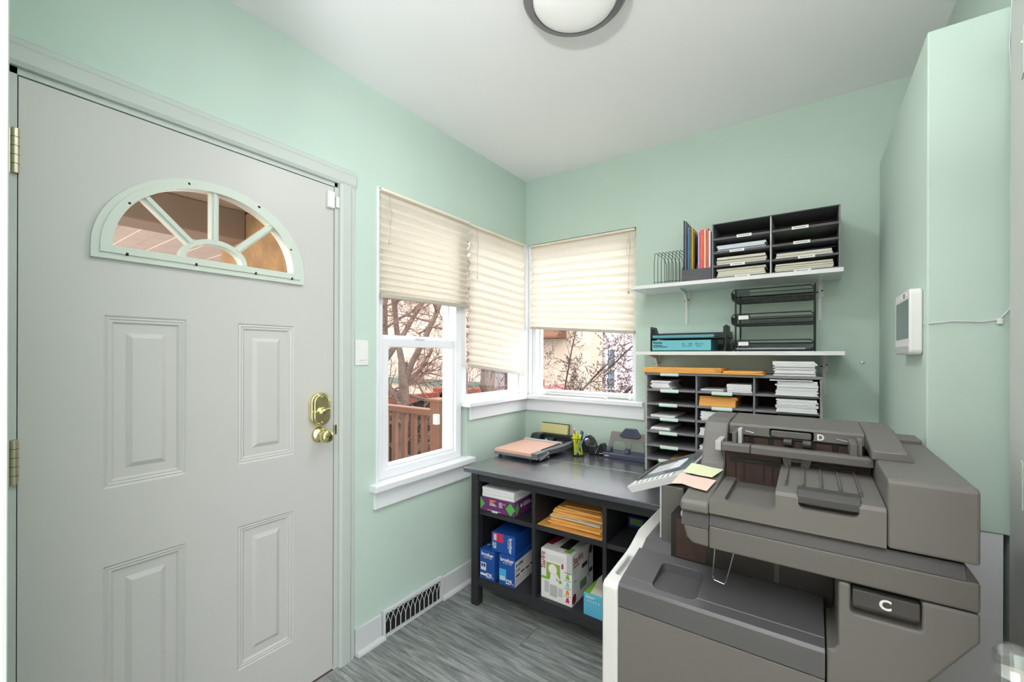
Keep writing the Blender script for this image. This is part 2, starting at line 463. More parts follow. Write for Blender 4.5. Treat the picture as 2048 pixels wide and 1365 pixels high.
for deg in (45, 90, 135):
    a = math.radians(deg); p0 = Vector((0, FC + .093 * math.cos(a), FB + .069 * math.sin(a))); p1 = Vector((0, FC + .268 * math.cos(a), FB + .240 * math.sin(a)))
    d = (p1 - p0); L = d.length; d.normalize(); q = Vector((1, 0, 0)).cross(d)
    for w, x0, x1 in ((.022, -.03, .004), (.011, .0, .010)):
        M = Matrix((( 1, q.x, d.x, (x0 + x1) / 2), (0, q.y, d.y, (p0.y + p1.y) / 2), (0, q.z, d.z, (p0.z + p1.z) / 2), (0, 0, 0, 1)))
        build(MB().obox(M, x1 - x0, w, L), 'muntin', 'fan_frame', fan, bevel=.002)
for k in range(4):
    pts = []
    for j in range(9):
        a = math.radians(45 * k + 45 * j / 8); pts.append((FC + .266 * math.cos(a), FB + .238 * math.sin(a)))
    for j in range(8, -1, -1):
        a = math.radians(45 * k + 45 * j / 8); pts.append((FC + .09 * math.cos(a), FB + .065 * math.sin(a)))
    build(MB().prism(pts, 'x', -.022, -.018), 'pane', 'fan_glass', fan)
build(MB().prism(ell(.09, .065, 16), 'x', -.022, -.018), 'pane', 'fan_glass', fan)
for yy, zz in ((-2.135, 1.775), (-1.99, 1.88), (-1.78, 1.865), (-1.665, 1.735), (-2.14, 1.626), (-1.97, 1.626), (-1.79, 1.626), (-1.66, 1.626)):
    build(MB().lathe([(.0055, .0), (.0055, .0135), (.003, .0148), (.0005, .0148)], (0.0025, yy, zz), 10, 'x'), 'screw', 'dark_hole', fan)
# lock, knob, hinges, sensor
lk = build(MB().prism(rrect(-1.586, -1.500, 1.042, 1.178, .040, 7), 'x', 0, .022), 'deadbolt_body', 'brass', door, bevel=.006, seg=3, smooth=True)
build(MB().prism(rrect(-1.576, -1.510, 1.050, 1.170, .032, 7), 'x', .02, .028), 'deadbolt_plate', 'brass', lk, bevel=.004, seg=3, smooth=True)
build(MB().lathe([(.014, 0), (.014, .010), (.011, .012)], (.028, -1.543, 1.106), 20, 'x'), 'thumb_turn_base', 'brass', lk, smooth=True)
M = Matrix.Translation((.047, -1.543, 1.106)) @ Matrix.Rotation(math.radians(25), 4, 'X')
build(MB().obox(M, .018, .042, .010), 'thumb_turn', 'brass', lk, bevel=.004)
for zz in (1.161, 1.058): build(MB().lathe([(.004, 0), (.004, .003), (.001, .004)], (.027, -1.543, zz), 10, 'x'), 'screw', 'brass_dull', lk)
kn = build(MB().lathe([(.033, 0), (.033, .004), (.030, .009), (.018, .013), (.0125, .018), (.0125, .032), (.018, .036), (.026, .046), (.0285, .056), (.027, .066), (.020, .073), (.008, .076), (.001, .076)], (0, -1.541, 1.004), 28, 'x'), 'door_knob', 'brass', door, smooth=True, ang=60)
build(B(-.03, .001, -1.4790, -1.4765, .975, 1.035), 'latch_plate', 'brass', door)
build(B(.0, .003, -1.4725, -1.4625, .995, 1.035), 'strike_plate', 'brass', trim)
for z0 in (1.79, 1.003, .2):
    h = build(MB().lathe([(.0075, 0), (.0075, .112), (.005, .114)], (.006, DY0 - .006, z0), 14), 'hinge_knuckle', 'brass_dull', door, smooth=True)
    for k in range(1, 5): build(MB().lathe([(.0079, 0), (.0079, .0012)], (.006, DY0 - .006, z0 + .0224 * k), 14), 'knuckle_joint', 'dark_hole', h)
    build(B(.0, .002, DY0 - .03, DY0 - .010, z0, z0 + .112), 'hinge_leaf', 'brass_dull', h)
s = thing('door_sensor', 'small white contact sensor at top corner of front door', 'sensor', (0.006, -1.497, 1.97))
build(B(.0, .017, -1.512, -1.482, 1.945, 2.015), 'sensor_body', 'plastic_white', s, bevel=.003)
build(B(.0, .012, -1.473, -1.4575, 1.955, 2.0), 'magnet', 'plastic_white', s, bevel=.002)

# light switch
s = thing('light_switch', 'white rocker light switch on wall beside front door', 'switch', (0, -1.342, 1.285))
pl = build(B(0, .006, -1.3755, -1.309, 1.285, 1.397), 'switch_plate', 'plastic_white', s, bevel=.002)
build(B(.006, .009, -1.3585, -1.3260, 1.308, 1.374), 'rocker', 'plastic_white', s, bevel=.0015)
for zz in (1.297, 1.385): build(MB().lathe([(.0025, 0), (.0025, .001)], (.006, -1.342, zz), 8, 'x'), 'screw', 'plastic_white', pl)

# baseboards and shoe mouldings
def base(name, segs):
    t = struct(name, (segs[0][0], segs[0][2], 0))
    for i, (x0, x1, y0, y1) in enumerate(segs):
        build(B(x0, x1, y0, y1, 0.0, .118), 'baseboard', 'trim_white', t, bevel=.002)
    return t
bl = base('baseboard_left', [(0, .014, -1.374, -1.237), (0, .014, -.838, -.002)])
for y0, y1 in ((-1.372, -1.225), (-.842, -.016)):
    q = [(.014, 0), (.014, .019), (.020, .0185), (.027, .015), (.031, .009), (.032, 0)]
    build(MB().prism(q, 'y', y0, y1), 'shoe_moulding', 'trim_white', bl)
bb = base('baseboard_back', [(.014, 1.90, -.014, 0)])
# floor register
r = thing('floor_register', 'white wall register with dark gothic arch grille in baseboard', 'vent', (.01, -1.035, 0))
RY0, RY1 = -1.231, -.842
build(B(.001, .004, RY0 + .01, RY1 - .01, .004, .126), 'duct', 'dark_hole', r)
build(MB().ring([(RY0, .001), (RY1, .001), (RY1, .131), (RY0, .131)], [(RY0 + .012, .008), (RY1 - .010, .008), (RY1 - .010, .112), (RY0 + .012, .112)], 'x', 0, .022), 'register_frame', 'trim_white', r, bevel=.004)
nb = 12; p = (RY1 - RY0 - .022) / nb
g0 = RY0 + .012
for k in range(1, nb):
    yy = g0 + p * k; build(B(.014, .018, yy - .0014, yy + .0014, .008, .062), 'grille_bar', 'trim_white', r)
for k in range(-1, nb):
    pts = []
    for j in range(13):
        t = j / 12; yy = g0 + p * (k + 2 * t); z = .06 + .05 * (1 - abs(2 * t - 1) ** 1.9)
        if RY0 + .012 < yy < RY1 - .01: pts.append((.016, yy, z))
    if len(pts) > 2: build(MB().tube(pts, .0016, 6), 'grille_arch', 'trim_white', r)
tp = build(B(.022, .0235, RY0 - .006, RY0 + .012, .002, .012), 'painters_tape', 'pen_blue'); tag(tp, 'scrap of blue painters tape at corner of floor register', 'tape')

# ------------------------------------------------------------------ corner windows
def rect_ring(u0, u1, z0, z1, w, wb=None): 
    wb = wb or w
    return [(u0, z0), (u1, z0), (u1, z1), (u0, z1)], [(u0 + w, z0 + wb), (u1 - w, z0 + wb), (u1 - w, z1 - w), (u0 + w, z1 - w)]
w1 = struct('window_1', (-.07, -.94, .735))
o_, i_ = rect_ring(-1.255, -.655, .735, 2.115, .045)
build(MB().ring(o_, i_, 'x', -.13, -.02), 'frame', 'upvc', w1, bevel=.003)
o_, i_ = rect_ring(-1.205, -.67, .745, 1.412, .042, .05)
lo = build(MB().ring(o_, i_, 'x', -.075, -.035), 'lower_sash', 'upvc', w1, bevel=.003)
build(B(-.06, -.055, -1.165, -.71, .79, 1.375), 'pane', 'window_glass', lo)
build(B(-.040, -.030, -1.0, -.93, 1.411, 1.419), 'sash_lock', 'upvc', lo, bevel=.002)
o_, i_ = rect_ring(-1.205, -.67, 1.395, 2.10, .036)
up_ = build(MB().ring(o_, i_, 'x', -.115, -.080), 'upper_sash', 'upvc', w1, bevel=.003)
build(B(-.10, -.095, -1.172, -.70, 1.428, 2.07), 'pane', 'window_glass', up_)
build(B(-.12, -.022, -.655, -.618, 1.04, 2.115), 'mullion', 'upvc', w1, bevel=.003)
build(B(-.10, .046, -1.296, -.598, .703, .735), 'window_sill', 'sill_white', w1, bevel=.005)
build(B(0, .016, -1.279, -.606, .618, .703), 'apron', 'sill_white', w1, bevel=.003)
build(B(-.02, .004, -1.262, -1.249, .735, 2.115), 'stop_bead', 'upvc', w1, bevel=.001)
w2 = struct('window_2', (-.07, -.33, 1.05))
o_, i_ = rect_ring(-.618, -.012, 1.055, 2.11, .03)
fr = build(MB().ring(o_, i_, 'x', -.12, -.04), 'frame', 'upvc', w2, bevel=.003)
build(B(-.08, -.075, -.59, -.04, 1.08, 2.085), 'pane', 'window_glass', fr)
build(B(-.10, .048, -.655, .0, 1.028, 1.056), 'window_sill', 'sill_white', w2, bevel=.005)
build(B(0, .016, -.610, 0, .948, 1.028), 'apron', 'sill_white', w2, bevel=.003)
build(MB().box(-.14, .006, -.030, .14, 1.04, 2.11).box(.006, .03, .02, .14, 1.04, 2.11), 'corner_post', 'upvc', w2, bevel=.004)
w3 = struct('window_3', (.4, .07, 1.05))
o_, i_ = rect_ring(.028, .79, 1.055, 2.105, .034)
fr = build(MB().ring(o_, i_, 'y', .04, .12), 'frame', 'upvc', w3, bevel=.003)
build(B(.06, .758, .075, .08, 1.085, 2.075), 'pane', 'window_glass', fr)
build(B(.045, .075, .082, .115, 1.06, 2.10), 'storm_stile', 'upvc', w3, bevel=.002)
build(B(.02, .846, -.048, .10, 1.028, 1.056), 'window_sill', 'sill_white', w3, bevel=.005)
build(B(.016, .846, -.016, 0, .948, 1.028), 'apron', 'sill_white', w3, bevel=.003)
# screen rods lying on the back sill
for i, (a, b) in enumerate((((.15, .006, 1.066), (.60, -.024, 1.066)), ((.14, .028, 1.066), (.74, .024, 1.066)))):
    q = thing('curtain_rod', ('thin grey rod lying along front of the back window sill', 'thin grey rod lying against the back window frame on the sill')[i], 'rod', (a[0], a[1], 1.056), group=None)
    build(MB().tube([a, b], .005, 8), 'rod', 'nickel', q)
    build(MB().lathe([(.006, 0), (.0095, .002), (.0095, .018), (.006, .02)], (b[0] - .002, b[1], b[2]), 12, 'x'), 'end_cap', 'plastic_white', q)
    build(MB().lathe([(.006, 0), (.0095, .002), (.0095, .014), (.006, .016)], (a[0] - .01, a[1], a[2]), 12, 'x'), 'end_cap', 'plastic_white', q)

# ------------------------------------------------------------------ pleated blinds
def blind(label, P0, P1, ztop, zl, zr, depth, pleats, amp, cord):
    """P0,P1: plan points of left and right edge; depth: unit vector into the room"""
    P0, P1, d = Vector((*P0, 0)), Vector((*P1, 0)), Vector((*depth, 0))
    t = thing('pleated_blind', label, 'blind', ((P0 + P1) / 2 + Vector((0, 0, min(zl, zr)))))
    r = (P1 - P0).normalized(); L = (P1 - P0).length
    def bar(z0l, z0r, h, th, nm, m, ext=0.):
        vs = []
        for P, z in ((P0 - r * ext, z0l), (P1 + r * ext, z0r)):
            for s, dz in ((-1, 0), (1, 0), (1, h), (-1, h)): vs.append(P + d * (s * th / 2) + Vector((0, 0, z + dz)))
        return build(MB().add(vs, [(0, 1, 2, 3), (7, 6, 5, 4), (0, 4, 5, 1), (1, 5, 6, 2), (2, 6, 7, 3), (3, 7, 4, 0)]), nm, m, t, bevel=.002)
    bar(ztop - .014, ztop - .014, .012, .030, 'head_rail', 'blind_cream')
    N = pleats * 2; vs, fs = [], []; NX = 10
    for i in range(N + 1):
        f = i / N; f = f ** .82 if f > 0 else 0
        for k in range(NX + 1):
            u = k / NX; zb = (zl + (zr - zl) * u) + .018
            z = (ztop - .014) + (zb - (ztop - .014)) * f
            am = amp * (1 if i % 2 else -1) * (.8 + .3 * random.random())
            vs.append(P0 + r * (L * u) + d * am + Vector((0, 0, z + (.0015 * (random.random() - .5)))))
    for i in range(N):
        for k in range(NX): fs.append((i*(NX+1) + k, i*(NX+1) + k + 1, (i+1)*(NX+1) + k + 1, (i+1)*(NX+1) + k))
    build(MB().add(vs, fs), 'pleated_fabric', 'blind', t)
    bar(zl, zr, .018, .026, 'bottom_rail', 'blind_rail')
    if cord:
        cu, zc = cord; p = P0 + r * (L * cu) + d * .022
        build(MB().tube([p + Vector((0, 0, ztop - .03)), p + d * .002 + r * .006 + Vector((0, 0, ztop - .12)), p + d * .002 + Vector((0, 0, zc))], .0011, 5), 'pull_cord', 'blind_rail', t)
        build(MB().lathe([(.002, 0), (.006, .004), (.005, .016), (.002, .02)], tuple(p + d * .002 + Vector((0, 0, zc - .018))), 10), 'cord_tassel', 'brass_dull', t)
        lp = [p + r * (.012 * math.sin(a)) + Vector((0, 0, ztop - .07 - .05 * (1 - math.cos(a)))) for a in [k * PI / 8 for k in range(16)]]
        build(MB().tube(lp, .0009, 4, closed=True), 'cord_loop', 'blind_rail', t)
blind('cream pleated blind lowered halfway over the tall window beside front door', (.004, -1.246), (.004, -.622), 2.112, 1.600, 1.606, (1, 0), 13, .011, (.06, 1.87))
blind('cream pleated blind hanging lowest, over narrow window next to the corner', (.004, -.617), (.004, -.030), 2.106, 1.262, 1.19, (1, 0), 17, .011, (.08, 1.8))
blind('bright backlit pleated blind over the back wall window', (.036, .010), (.782, .010), 2.102, 1.515, 1.462, (0, -1), 12, .011, (.955, 1.72))

# ------------------------------------------------------------------ ceiling lamp
LX, LY = 1.011, -1.25
l = thing('ceiling_lamp', 'round flush ceiling lamp with grey metal ring and white lens', 'lamp', (LX, LY, H - .085))
build(MB().lathe([(.165, 0), (.172, -.02), (.170, -.045), (.160, -.056), (.140, -.060), (.139, -.050), (.139, 0)], (LX, LY, H), 64), 'ring', 'lamp_metal', l, smooth=True, ang=25)
build(MB().lathe([(.1385, -.03), (.1385, -.052), (.132, -.062), (.11, -.072), (.08, -.079), (.04, -.083), (.001, -.084)], (LX, LY, H), 64), 'lens', 'lamp_lens', l, smooth=True, ang=50)
ld = bpy.data.lights.new('lamp_light', 'AREA'); ld.shape = 'DISK'; ld.size = .26; ld.energy = 6; ld.color = (.98, .99, 1)
lo_ = bpy.data.objects.new('lamp_light', ld); COL.objects.link(lo_); lo_.location = (0, 0, -.012); lo_.parent = l

# ------------------------------------------------------------------ right side: open door, alarm panel, wire
hx, hy = 2.018, -1.06
t3 = struct('trim_3', (2.045, -1.0, 0))
build(MB().box(2.043, 2.0549, -1.16, -.962, 0, 2.12), 'side_casing', 'trim_white', t3, bevel=.003)
build(MB().box(2.043, 2.0549, -1.94, -.962, 2.05, 2.14), 'head_casing', 'trim_white', t3, bevel=.003)
build(MB().box(2.043, 2.0549, -1.94, -1.86, 0, 2.05), 'side_casing', 'trim_white', t3, bevel=.003)
d2 = struct('door_2', (hx, hy, 0))
dv = Vector((1.888 - hx, -1.754 - hy, 0)).normalized(); nv = Vector((dv.y, -dv.x, 0))   # nv points to the room side (-x)
if nv.x > 0: nv = -nv
def dm(s, off, z): return Matrix(((dv.x, nv.x, 0, hx + dv.x * s + nv.x * off), (dv.y, nv.y, 0, hy + dv.y * s + nv.y * off), (0, 0, 1, z), (0, 0, 0, 1)))
build(MB().obox(dm(.385, -.0175, 1.065), .76, .035, 2.11), 'door_slab', 'door_white', d2, bevel=.002)
for zc in (1.91, 1.09, .22):
    h2 = build(MB().obox(dm(.235, .001, zc), .03, .002, .09), 'hinge_leaf', 'casing_paint', d2, bevel=.0005)
    build(MB().obox(dm(.235, .0025, zc + .02), .005, .002, .005), 'screw', 'brass_dull', h2)
kc = Vector((hx, hy, .962)) + dv * .708
k2 = MB().lathe([(.028, 0), (.028, .004), (.012, .007), (.009, .012), (.009, .022)], (0, 0, 0), 20, 'x').xf(Matrix(((nv.x, -nv.y, 0, kc.x), (nv.y, nv.x, 0, kc.y), (0, 0, 1, kc.z), (0, 0, 0, 1))))
kb = build(k2, 'knob_rosette', 'brass_dull', d2, smooth=True)
k2 = MB().lathe([(.010, .020), (.022, .026), (.029, .038), (.030, .046), (.026, .056), (.016, .062), (.001, .063)], (0, 0, 0), 12, 'x').xf(Matrix(((nv.x, -nv.y, 0, kc.x), (nv.y, nv.x, 0, kc.y), (0, 0, 1, kc.z), (0, 0, 0, 1))))
build(k2, 'crystal_knob', 'crystal', d2)
a = thing('alarm_panel', 'white wall mounted alarm touchscreen panel on bulkhead side', 'control panel', (1.9, -.78, 1.337))
body = build(MB().prism(rrect(-.900, -.660, 1.337, 1.523, .016, 5), 'x', 1.872, 1.8995), 'housing', 'plastic_white', a, bevel=.004, smooth=True)
build(B(1.8713, 1.8722, -.884, -.684, 1.384, 1.496), 'screen', 'screen_dark', a)
build(B(1.8705, 1.8722, -.894, -.666, 1.342, 1.362), 'speaker_strip', 'panel_grey', a)
for yy in (-.86, -.77): build(MB().lathe([(.003, 0), (.003, -.0015)], (1.8722, yy, 1.51), 10, 'x'), 'status_light', 'label_white', a)
build(B(1.8712, 1.8722, -.822, -.814, 1.502, 1.516), 'camera_slot', 'dark_hole', a)
pts = [(1.8985, -.92, 1.418), (1.905, -.9445, 1.420), (1.95, -.9445, 1.425), (2.0, -.9445, 1.421), (2.03, -.9445, 1.425), (2.047, -.948, 1.45), (2.0525, -.952, 1.55), (2.047, -.952, 1.75), (2.052, -.951, 1.9), (2.045, -.951, 2.1), (2.050, -.952, 2.25), (2.049, -.952, 2.5)]
w = build(MB().tube(pts, .0018, 5), 'cable', 'trim_white'); tag(w, 'thin white cable running from alarm panel up bulkhead corner', 'cable')
cl = build(B(2.026, 2.036, -.950, -.942, 1.414, 1.428), 'cable_clip', 'plastic_white', bevel=.002); tag(cl, 'small white cable clip nailed to bulkhead front', 'clip')
# ------------------------------------------------------------------ desk
DA = math.radians(1.2); DO = (.164, -.777)
def DW(u, v, z=0.):
    c, s = math.cos(DA), math.sin(DA); return (DO[0] + c * u - s * v, DO[1] + s * u + c * v, z)
dk = thing('storage_desk', 'black brown wooden desk with open cubby shelves under the top', 'desk', DW(0, 0), DA)
DL, DD = 1.50, .70
LB = dict(local=True)
for u in (0, DL - .045):
    for v in (0, DD - .045): build(B(u, u + .045, v, v + .045, 0, .716), 'leg', 'desk_black', dk, bevel=.003, **LB)
for v0, v1 in ((-.046, .358), (.360, DD + .02)):
    build(B(-.016, DL + .02, v0, v1, .716, .740), 'top_board', 'desk_top', dk, bevel=.003, **LB)
build(B(.045, DL - .045, .006, .024, .664, .716), 'front_rail', 'desk_black', dk, bevel=.002, **LB)
build(B(.045, DL - .045, .006, .03, .108, .148), 'bottom_rail', 'desk_black', dk, bevel=.002, **LB)
build(B(.0, DL, .03, DD - .01, .137, .157), 'bottom_shelf', 'desk_black', dk, bevel=.002, **LB)
build(B(.046, DL - .046, .008, .03, .1485, .157), 'shelf_lip', 'desk_black', dk, bevel=.001, **LB)
DIV = [(.374, .393), (.737, .756), (1.10, 1.119)]
edges = [.046] + [e for d in DIV for e in d] + [DL - .046]
for a, b in DIV: build(B(a, b, .008, DD - .04, .157, .664), 'divider', 'desk_black', dk, bevel=.002, **LB)
for k in range(0, len(edges), 2): build(B(edges[k] + .0005, edges[k + 1] - .0005, .010, DD - .04, .487, .510), 'middle_shelf', 'desk_black', dk, bevel=.002, **LB)
build(B(.046, DL - .046, DD - .038, DD - .028, .157, .716), 'back_panel', 'desk_black', dk, **LB)
for u in (.006, DL - .016): build(B(u, u + .01, .046, DD - .046, .137, .716), 'side_panel', 'desk_black', dk, **LB)

def on_desk(name, label, cat, u, v, z, rz=0., group=None): return thing(name, label, cat, DW(u, v, z), DA + rz, group)
# --- toner cartons
def toner(label, u, v, z, w, d, h, rz, lying=False):
    t = on_desk('toner_carton', label, 'box', u, v, z, rz, 'toner cartons in the left cubby')
    build(B(0, w, 0, d, 0, h), 'carton', 'carton_blue', t, bevel=.0015, **LB)
    e = -.0004
    if not lying:
        text(t, 'brother', .025, (w * .10, e, h * .80), (1, 0, 0), (0, 0, 1), 'letter_white', local=True, bold=.0007)
        text(t, 'at your side', .011, (w * .26, e, h * .73), (1, 0, 0), (0, 0, 1), 'letter_white', local=True)
        text(t, '229', .032, (w * .44, e, h * .08), (1, 0, 0), (0, 0, 1), 'letter_white', local=True, bold=.0009, sx=.75)
        text(t, 'XL', .012, (w * .85, e, h * .08), (1, 0, 0), (0, 0, 1), 'letter_white', local=True, sx=.7)
    return t
t = toner('upright blue toner carton with white number plate, leftmost in the cubby', .056, .006, .157, .094, .25, .153, 0)
build(B(.006, .040, -.0008, 0, .045, .085), 'number_plate', 'letter_white', t, **LB)
build(B(.010, .020, -.0011, 0, .062, .080), 'emblem', 'carton_navy', t, **LB); build(B(.024, .036, -.0011, 0, .062, .080), 'emblem', 'carton_navy', t, **LB)
build(B(.004, .044, -.0008, 0, .018, .028), 'barcode_strip', 'label_white', t, **LB)
text(t, '229', .026, (.05, .06, .1534), (.8, .6, 0), (-.6, .8, 0), 'letter_white', local=True, bold=.0006)
text(t, 'brother', .02, (.012, .05, .1534), (.8, .6, 0), (-.6, .8, 0), 'letter_white', local=True, bold=.0004)
t = toner('upright blue toner carton with cyan patch, nearest the cubby divider', .176, .010, .157, .094, .235, .153, math.radians(3))
build(B(.003, .043, -.0008, 0, .022, .082), 'cyan_patch', 'sky_blue', t, **LB)
for k in range(8): build(B(.008 + k * .004, .0102 + k * .004, -.0012, 0, .026, .046), 'barcode_line', 'letter_white', t, **LB)
sd = build(B(.094, .0945, .003, .232, .002, .128), 'side_label', 'carton_white', t, **LB)
text(t, 'brother', .024, (.0949, .012, .100), (0, 1, 0), (0, 0, 1), 'letter_black', local=True, bold=.0005)
text(t, '229XL', .020, (.0949, .012, .074), (0, 1, 0), (0, 0, 1), 'letter_black', local=True, sx=.8)
for k in range(4): build(B(.0945, .0949, .012 + k * .05, .05 + k * .05, .050 + .003 * (k % 2), .058 + .003 * (k % 2)), 'print_line', 'letter_black', t, **LB)
for k in range(8): build(B(.0945, .0949, .012, .20, .008 + k * .0045, .0096 + k * .0045), 'print_line', 'panel_grey', t, **LB)
for k in range(4): build(B(.045 + k * .009, .052 + k * .009, .05 + k * .045, .088 + k * .045, .153, .1534), 'print_line', 'label_white', t, **LB)
t = toner('blue toner carton with pink patch lying on top of the other two', .122, .018, .3105, .142, .24, .098, math.radians(4), True)
build(B(.012, .072, -.0008, 0, .054, .098), 'pink_patch', 'magenta', t, **LB)
for k in range(8): build(B(.015, .032, -.0012, 0, .060 + k * .004, .0625 + k * .004), 'barcode_line', 'letter_white', t, **LB)
text(t, 'brother', .025, (.108, -.0004, .086), (0, 0, -1), (1, 0, 0), 'letter_white', local=True, bold=.0007)
text(t, 'at your side', .010, (.099, -.0004, .078), (0, 0, -1), (1, 0, 0), 'letter_white', local=True)
text(t, '229', .028, (.010, -.0004, .048), (0, 0, -1), (1, 0, 0), 'letter_white', local=True, bold=.0008, sx=.75)
# --- opened ream of paper in purple wrapper
t = on_desk('paper_ream', 'opened ream of white paper in purple and green wrapper', 'paper', .05, .016, .51, math.radians(1.5))
build(B(0, .216, 0, .28, 0, .072), 'wrapper', 'carton_purple', t, bevel=.002, **LB)
for k in range(3): build(B(.006 + .002 * (k % 2), .208 - .002 * (k % 2), .006, .27, .072 + k * .017, .0888 + k * .017), 'sheets', 'paper', t, bevel=.003, **LB)
for q in ([(.160, .036), (.190, .068), (.216, .036), (.190, .001)], [(0, .070), (.030, .038), (0, .006)]):
    build(MB().prism(q, 'y', -.0008, 0), 'green_facet', 'carton_green', t, **LB)
build(MB().prism([(0, .036), (.022, .070), (.042, .036), (.018, .001)], 'x', .216, .2168), 'green_facet', 'carton_green', t, **LB)
build(B(.06, .085, -.0008, 0, .050, .056), 'print_line', 'orange_text', t, **LB); build(B(.06, .100, -.0008, 0, .058, .063), 'print_line', 'orange_text', t, **LB)
for k in range(3): build(B(.06, .105 - .006 * k, -.0008, 0, .034 + .005 * k, .0365 + .005 * k), 'print_line', 'letter_white', t, **LB)
for k in range(4): build(B(.118, .140, -.0008, 0, .034 + .007 * k, .0375 + .007 * k), 'print_line', 'letter_white', t, **LB)
build(B(.145, .160, -.0008, 0, .050, .056), 'print_line', 'orange_text', t, **LB)
build(B(.045, .13, -.0008, 0, .008, .010), 'print_line', 'letter_white', t, **LB)
build(B(.075, .11, -.0012, 0, .0, .010), 'seal_tab', 'label_white', t, **LB)
build(MB().ring([(.064 + .009 * math.cos(a), .045 + .009 * math.sin(a)) for a in [k * PI / 6 for k in range(12)]], [(.064 + .005 * math.cos(a), .045 + .005 * math.sin(a)) for a in [k * PI / 6 for k in range(12)]], 'x', .216, .2168), 'recycling_mark', 'letter_white', t, **LB)
for k in range(3): build(B(.216, .2168, .085, .17 - .01 * k, .036 + k * .008, .0395 + k * .008), 'print_line', 'letter_white', t, **LB)
# --- manila envelopes, lying one on another
z = .5102
spec = [(.400, .012, .33, .23, 0, .004), (.452, .050, .27, .20, 2, .010), (.449, .048, .272, .20, -1, .010), (.450, .050, .27, .20, 1.5, .010), (.452, .052, .268, .20, 2, .010), (.454, .054, .262, .19, -2, .006),
        (.458, .058, .262, .19, 3, .010), (.462, .060, .262, .19, -3, .010), (.470, .062, .245, .19, 2, .010), (.478, .085, .23, .17, -4, .008), (.515, .095, .18, .16, 3, .006)]
names = ['widest', 'second lowest', 'third lowest', 'fourth lowest', 'fifth lowest', 'pale', 'seventh lowest', 'eighth lowest', 'third from top', 'second from top', 'smallest topmost']
for i, (u, v, w, d, rot, th) in enumerate(spec):
    lab = {0: 'widest manila envelope at the bottom of the desk cubby pile', 5: 'pale cream envelope in the middle of the manila cubby pile', 10: 'smallest manila envelope on top of the desk cubby pile'}.get(i, '%s manila envelope in the desk cubby pile' % names[i])
    w = min(w, .732 - u)
    e = on_desk('manila_envelope', lab, 'envelope', u + .004 * math.sin(i * 2.3), v + .006 * math.cos(i * 1.7), z, math.radians(rot) * 1.3, 'manila envelopes in the desk cubby')
    build(B(0, w, 0, d, 0, th - .0008), 'pocket', 'paper_cream' if i == 5 else 'manila', e, bevel=.0008, seg=1, **LB)
    build(MB().add([(0, .004, th - .0007), (w, .004, th - .0007), (w - .02, .05, th - .0002), (.02, .05, th - .0002)], [(0, 1, 2, 3)]), 'flap', 'paper_cream' if i == 5 else 'manila', e, **LB)
    z += th
# --- spiralizer carton
t = on_desk('spiralizer_carton', 'white kitchen spiralizer carton with red lettering and green accents', 'box', .412, .034, .157, math.radians(-1))
w, d, h = .168, .235, .238
build(B(0, w, 0, d, 0, h), 'carton', 'carton_white', t, bevel=.0015, **LB)
e = -.0005
text(t, 'Starfrit', .034, (.024, e, .142), (0, 0, 1), (-1, 0, 0), 'crimson', local=True, bold=.0006, sx=.85)
for k in range(5): build(B(.028, .125, e, 0, .214 - k * .006, .2155 - k * .006), 'print_line', 'panel_grey', t, **LB)
build(B(.030, .105, e * .6, 0, .10, .178), 'green_backdrop', 'leaf_green', t, **LB)
build(B(.052, .086, e * .8, 0, .10, .135), 'photo_ground', 'carton_white', t, **LB)
def disc(cx, cz, r, e): return MB().prism([(cx + r * math.cos(a), cz + r * math.sin(a)) for a in [k * PI / 12 for k in range(24)]], 'y', e, 0)
build(disc(.065, .150, .026, e * 1.6), 'red_rim', 'orange_text', t, **LB); build(disc(.065, .150, .023, e * 2), 'crank_wheel_print', 'plastic_white', t, **LB)
build(B(.058, .070, e * 1.7, 0, .08, .14), 'stand_print', 'plastic_white', t, **LB)
build(MB().prism([(.070, .14), (.077, .145), (.108, .105), (.100, .098)], 'y', e * 2.2, 0), 'crank_arm_print', 'plastic_white', t, **LB)
build(disc(.106, .100, .008, e * 2.6), 'crank_grip_print', 'leaf_green', t, **LB)
build(B(.0, .045, e * 1.2, 0, .094, .106), 'green_bar', 'leaf_green', t, **LB)
for a, b, c, dd in ((.02, .045, .03, .085), (.05, .09, .02, .075), (.095, .118, .03, .07)): build(B(a, b, e, 0, c, dd), 'bowl_print', 'printer_light' if a == .05 else 'panel_grey', t, **LB)
build(B(.112, .123, e, 0, .165, .188), 'red_flag', 'magenta', t, **LB)
build(B(.140, w, e, 0, .15, h), 'grey_column', 'panel_grey', t, **LB)
for k, m_ in enumerate(('magenta', 'orange_text', 'label_green', 'leaf_green')):
    build(B(.128, .162, e, 0, .012 + k * .036, .044 + k * .036), 'photo_tile', 'label_white', t, **LB)
    build(MB().prism([(.134, .016 + k * .036), (.156, .016 + k * .036), (.150, .040 + k * .036), (.140, .038 + k * .036)], 'y', e * 1.8, 0), 'food_print', m_, t, **LB)
    build(B(.128, .162, e * 1.4, 0, .044 + k * .036, .046 + k * .036), 'divider_line', 'letter_black', t, **LB)
x0 = w + .0005
text(t, 'Starfrit', .046, (x0, .010, .190), (0, 1, 0), (0, 0, 1), 'crimson', local=True, bold=.0008, sx=.82)
text(t, 'SPIRALIZER', .016, (x0, .010, .172), (0, 1, 0), (0, 0, 1), 'letter_black', local=True, sx=.8)
for k in range(3): build(B(w, x0, .012, .05, .148 + k * .007, .150 + k * .007), 'print_line', 'panel_grey', t, **LB)
build(B(w, x0, .105, .165, .140, .160), 'dark_photo', 'letter_black', t, **LB); build(B(w, x0, .085, .155, .045, .085), 'green_photo', 'hedge_green', t, **LB)
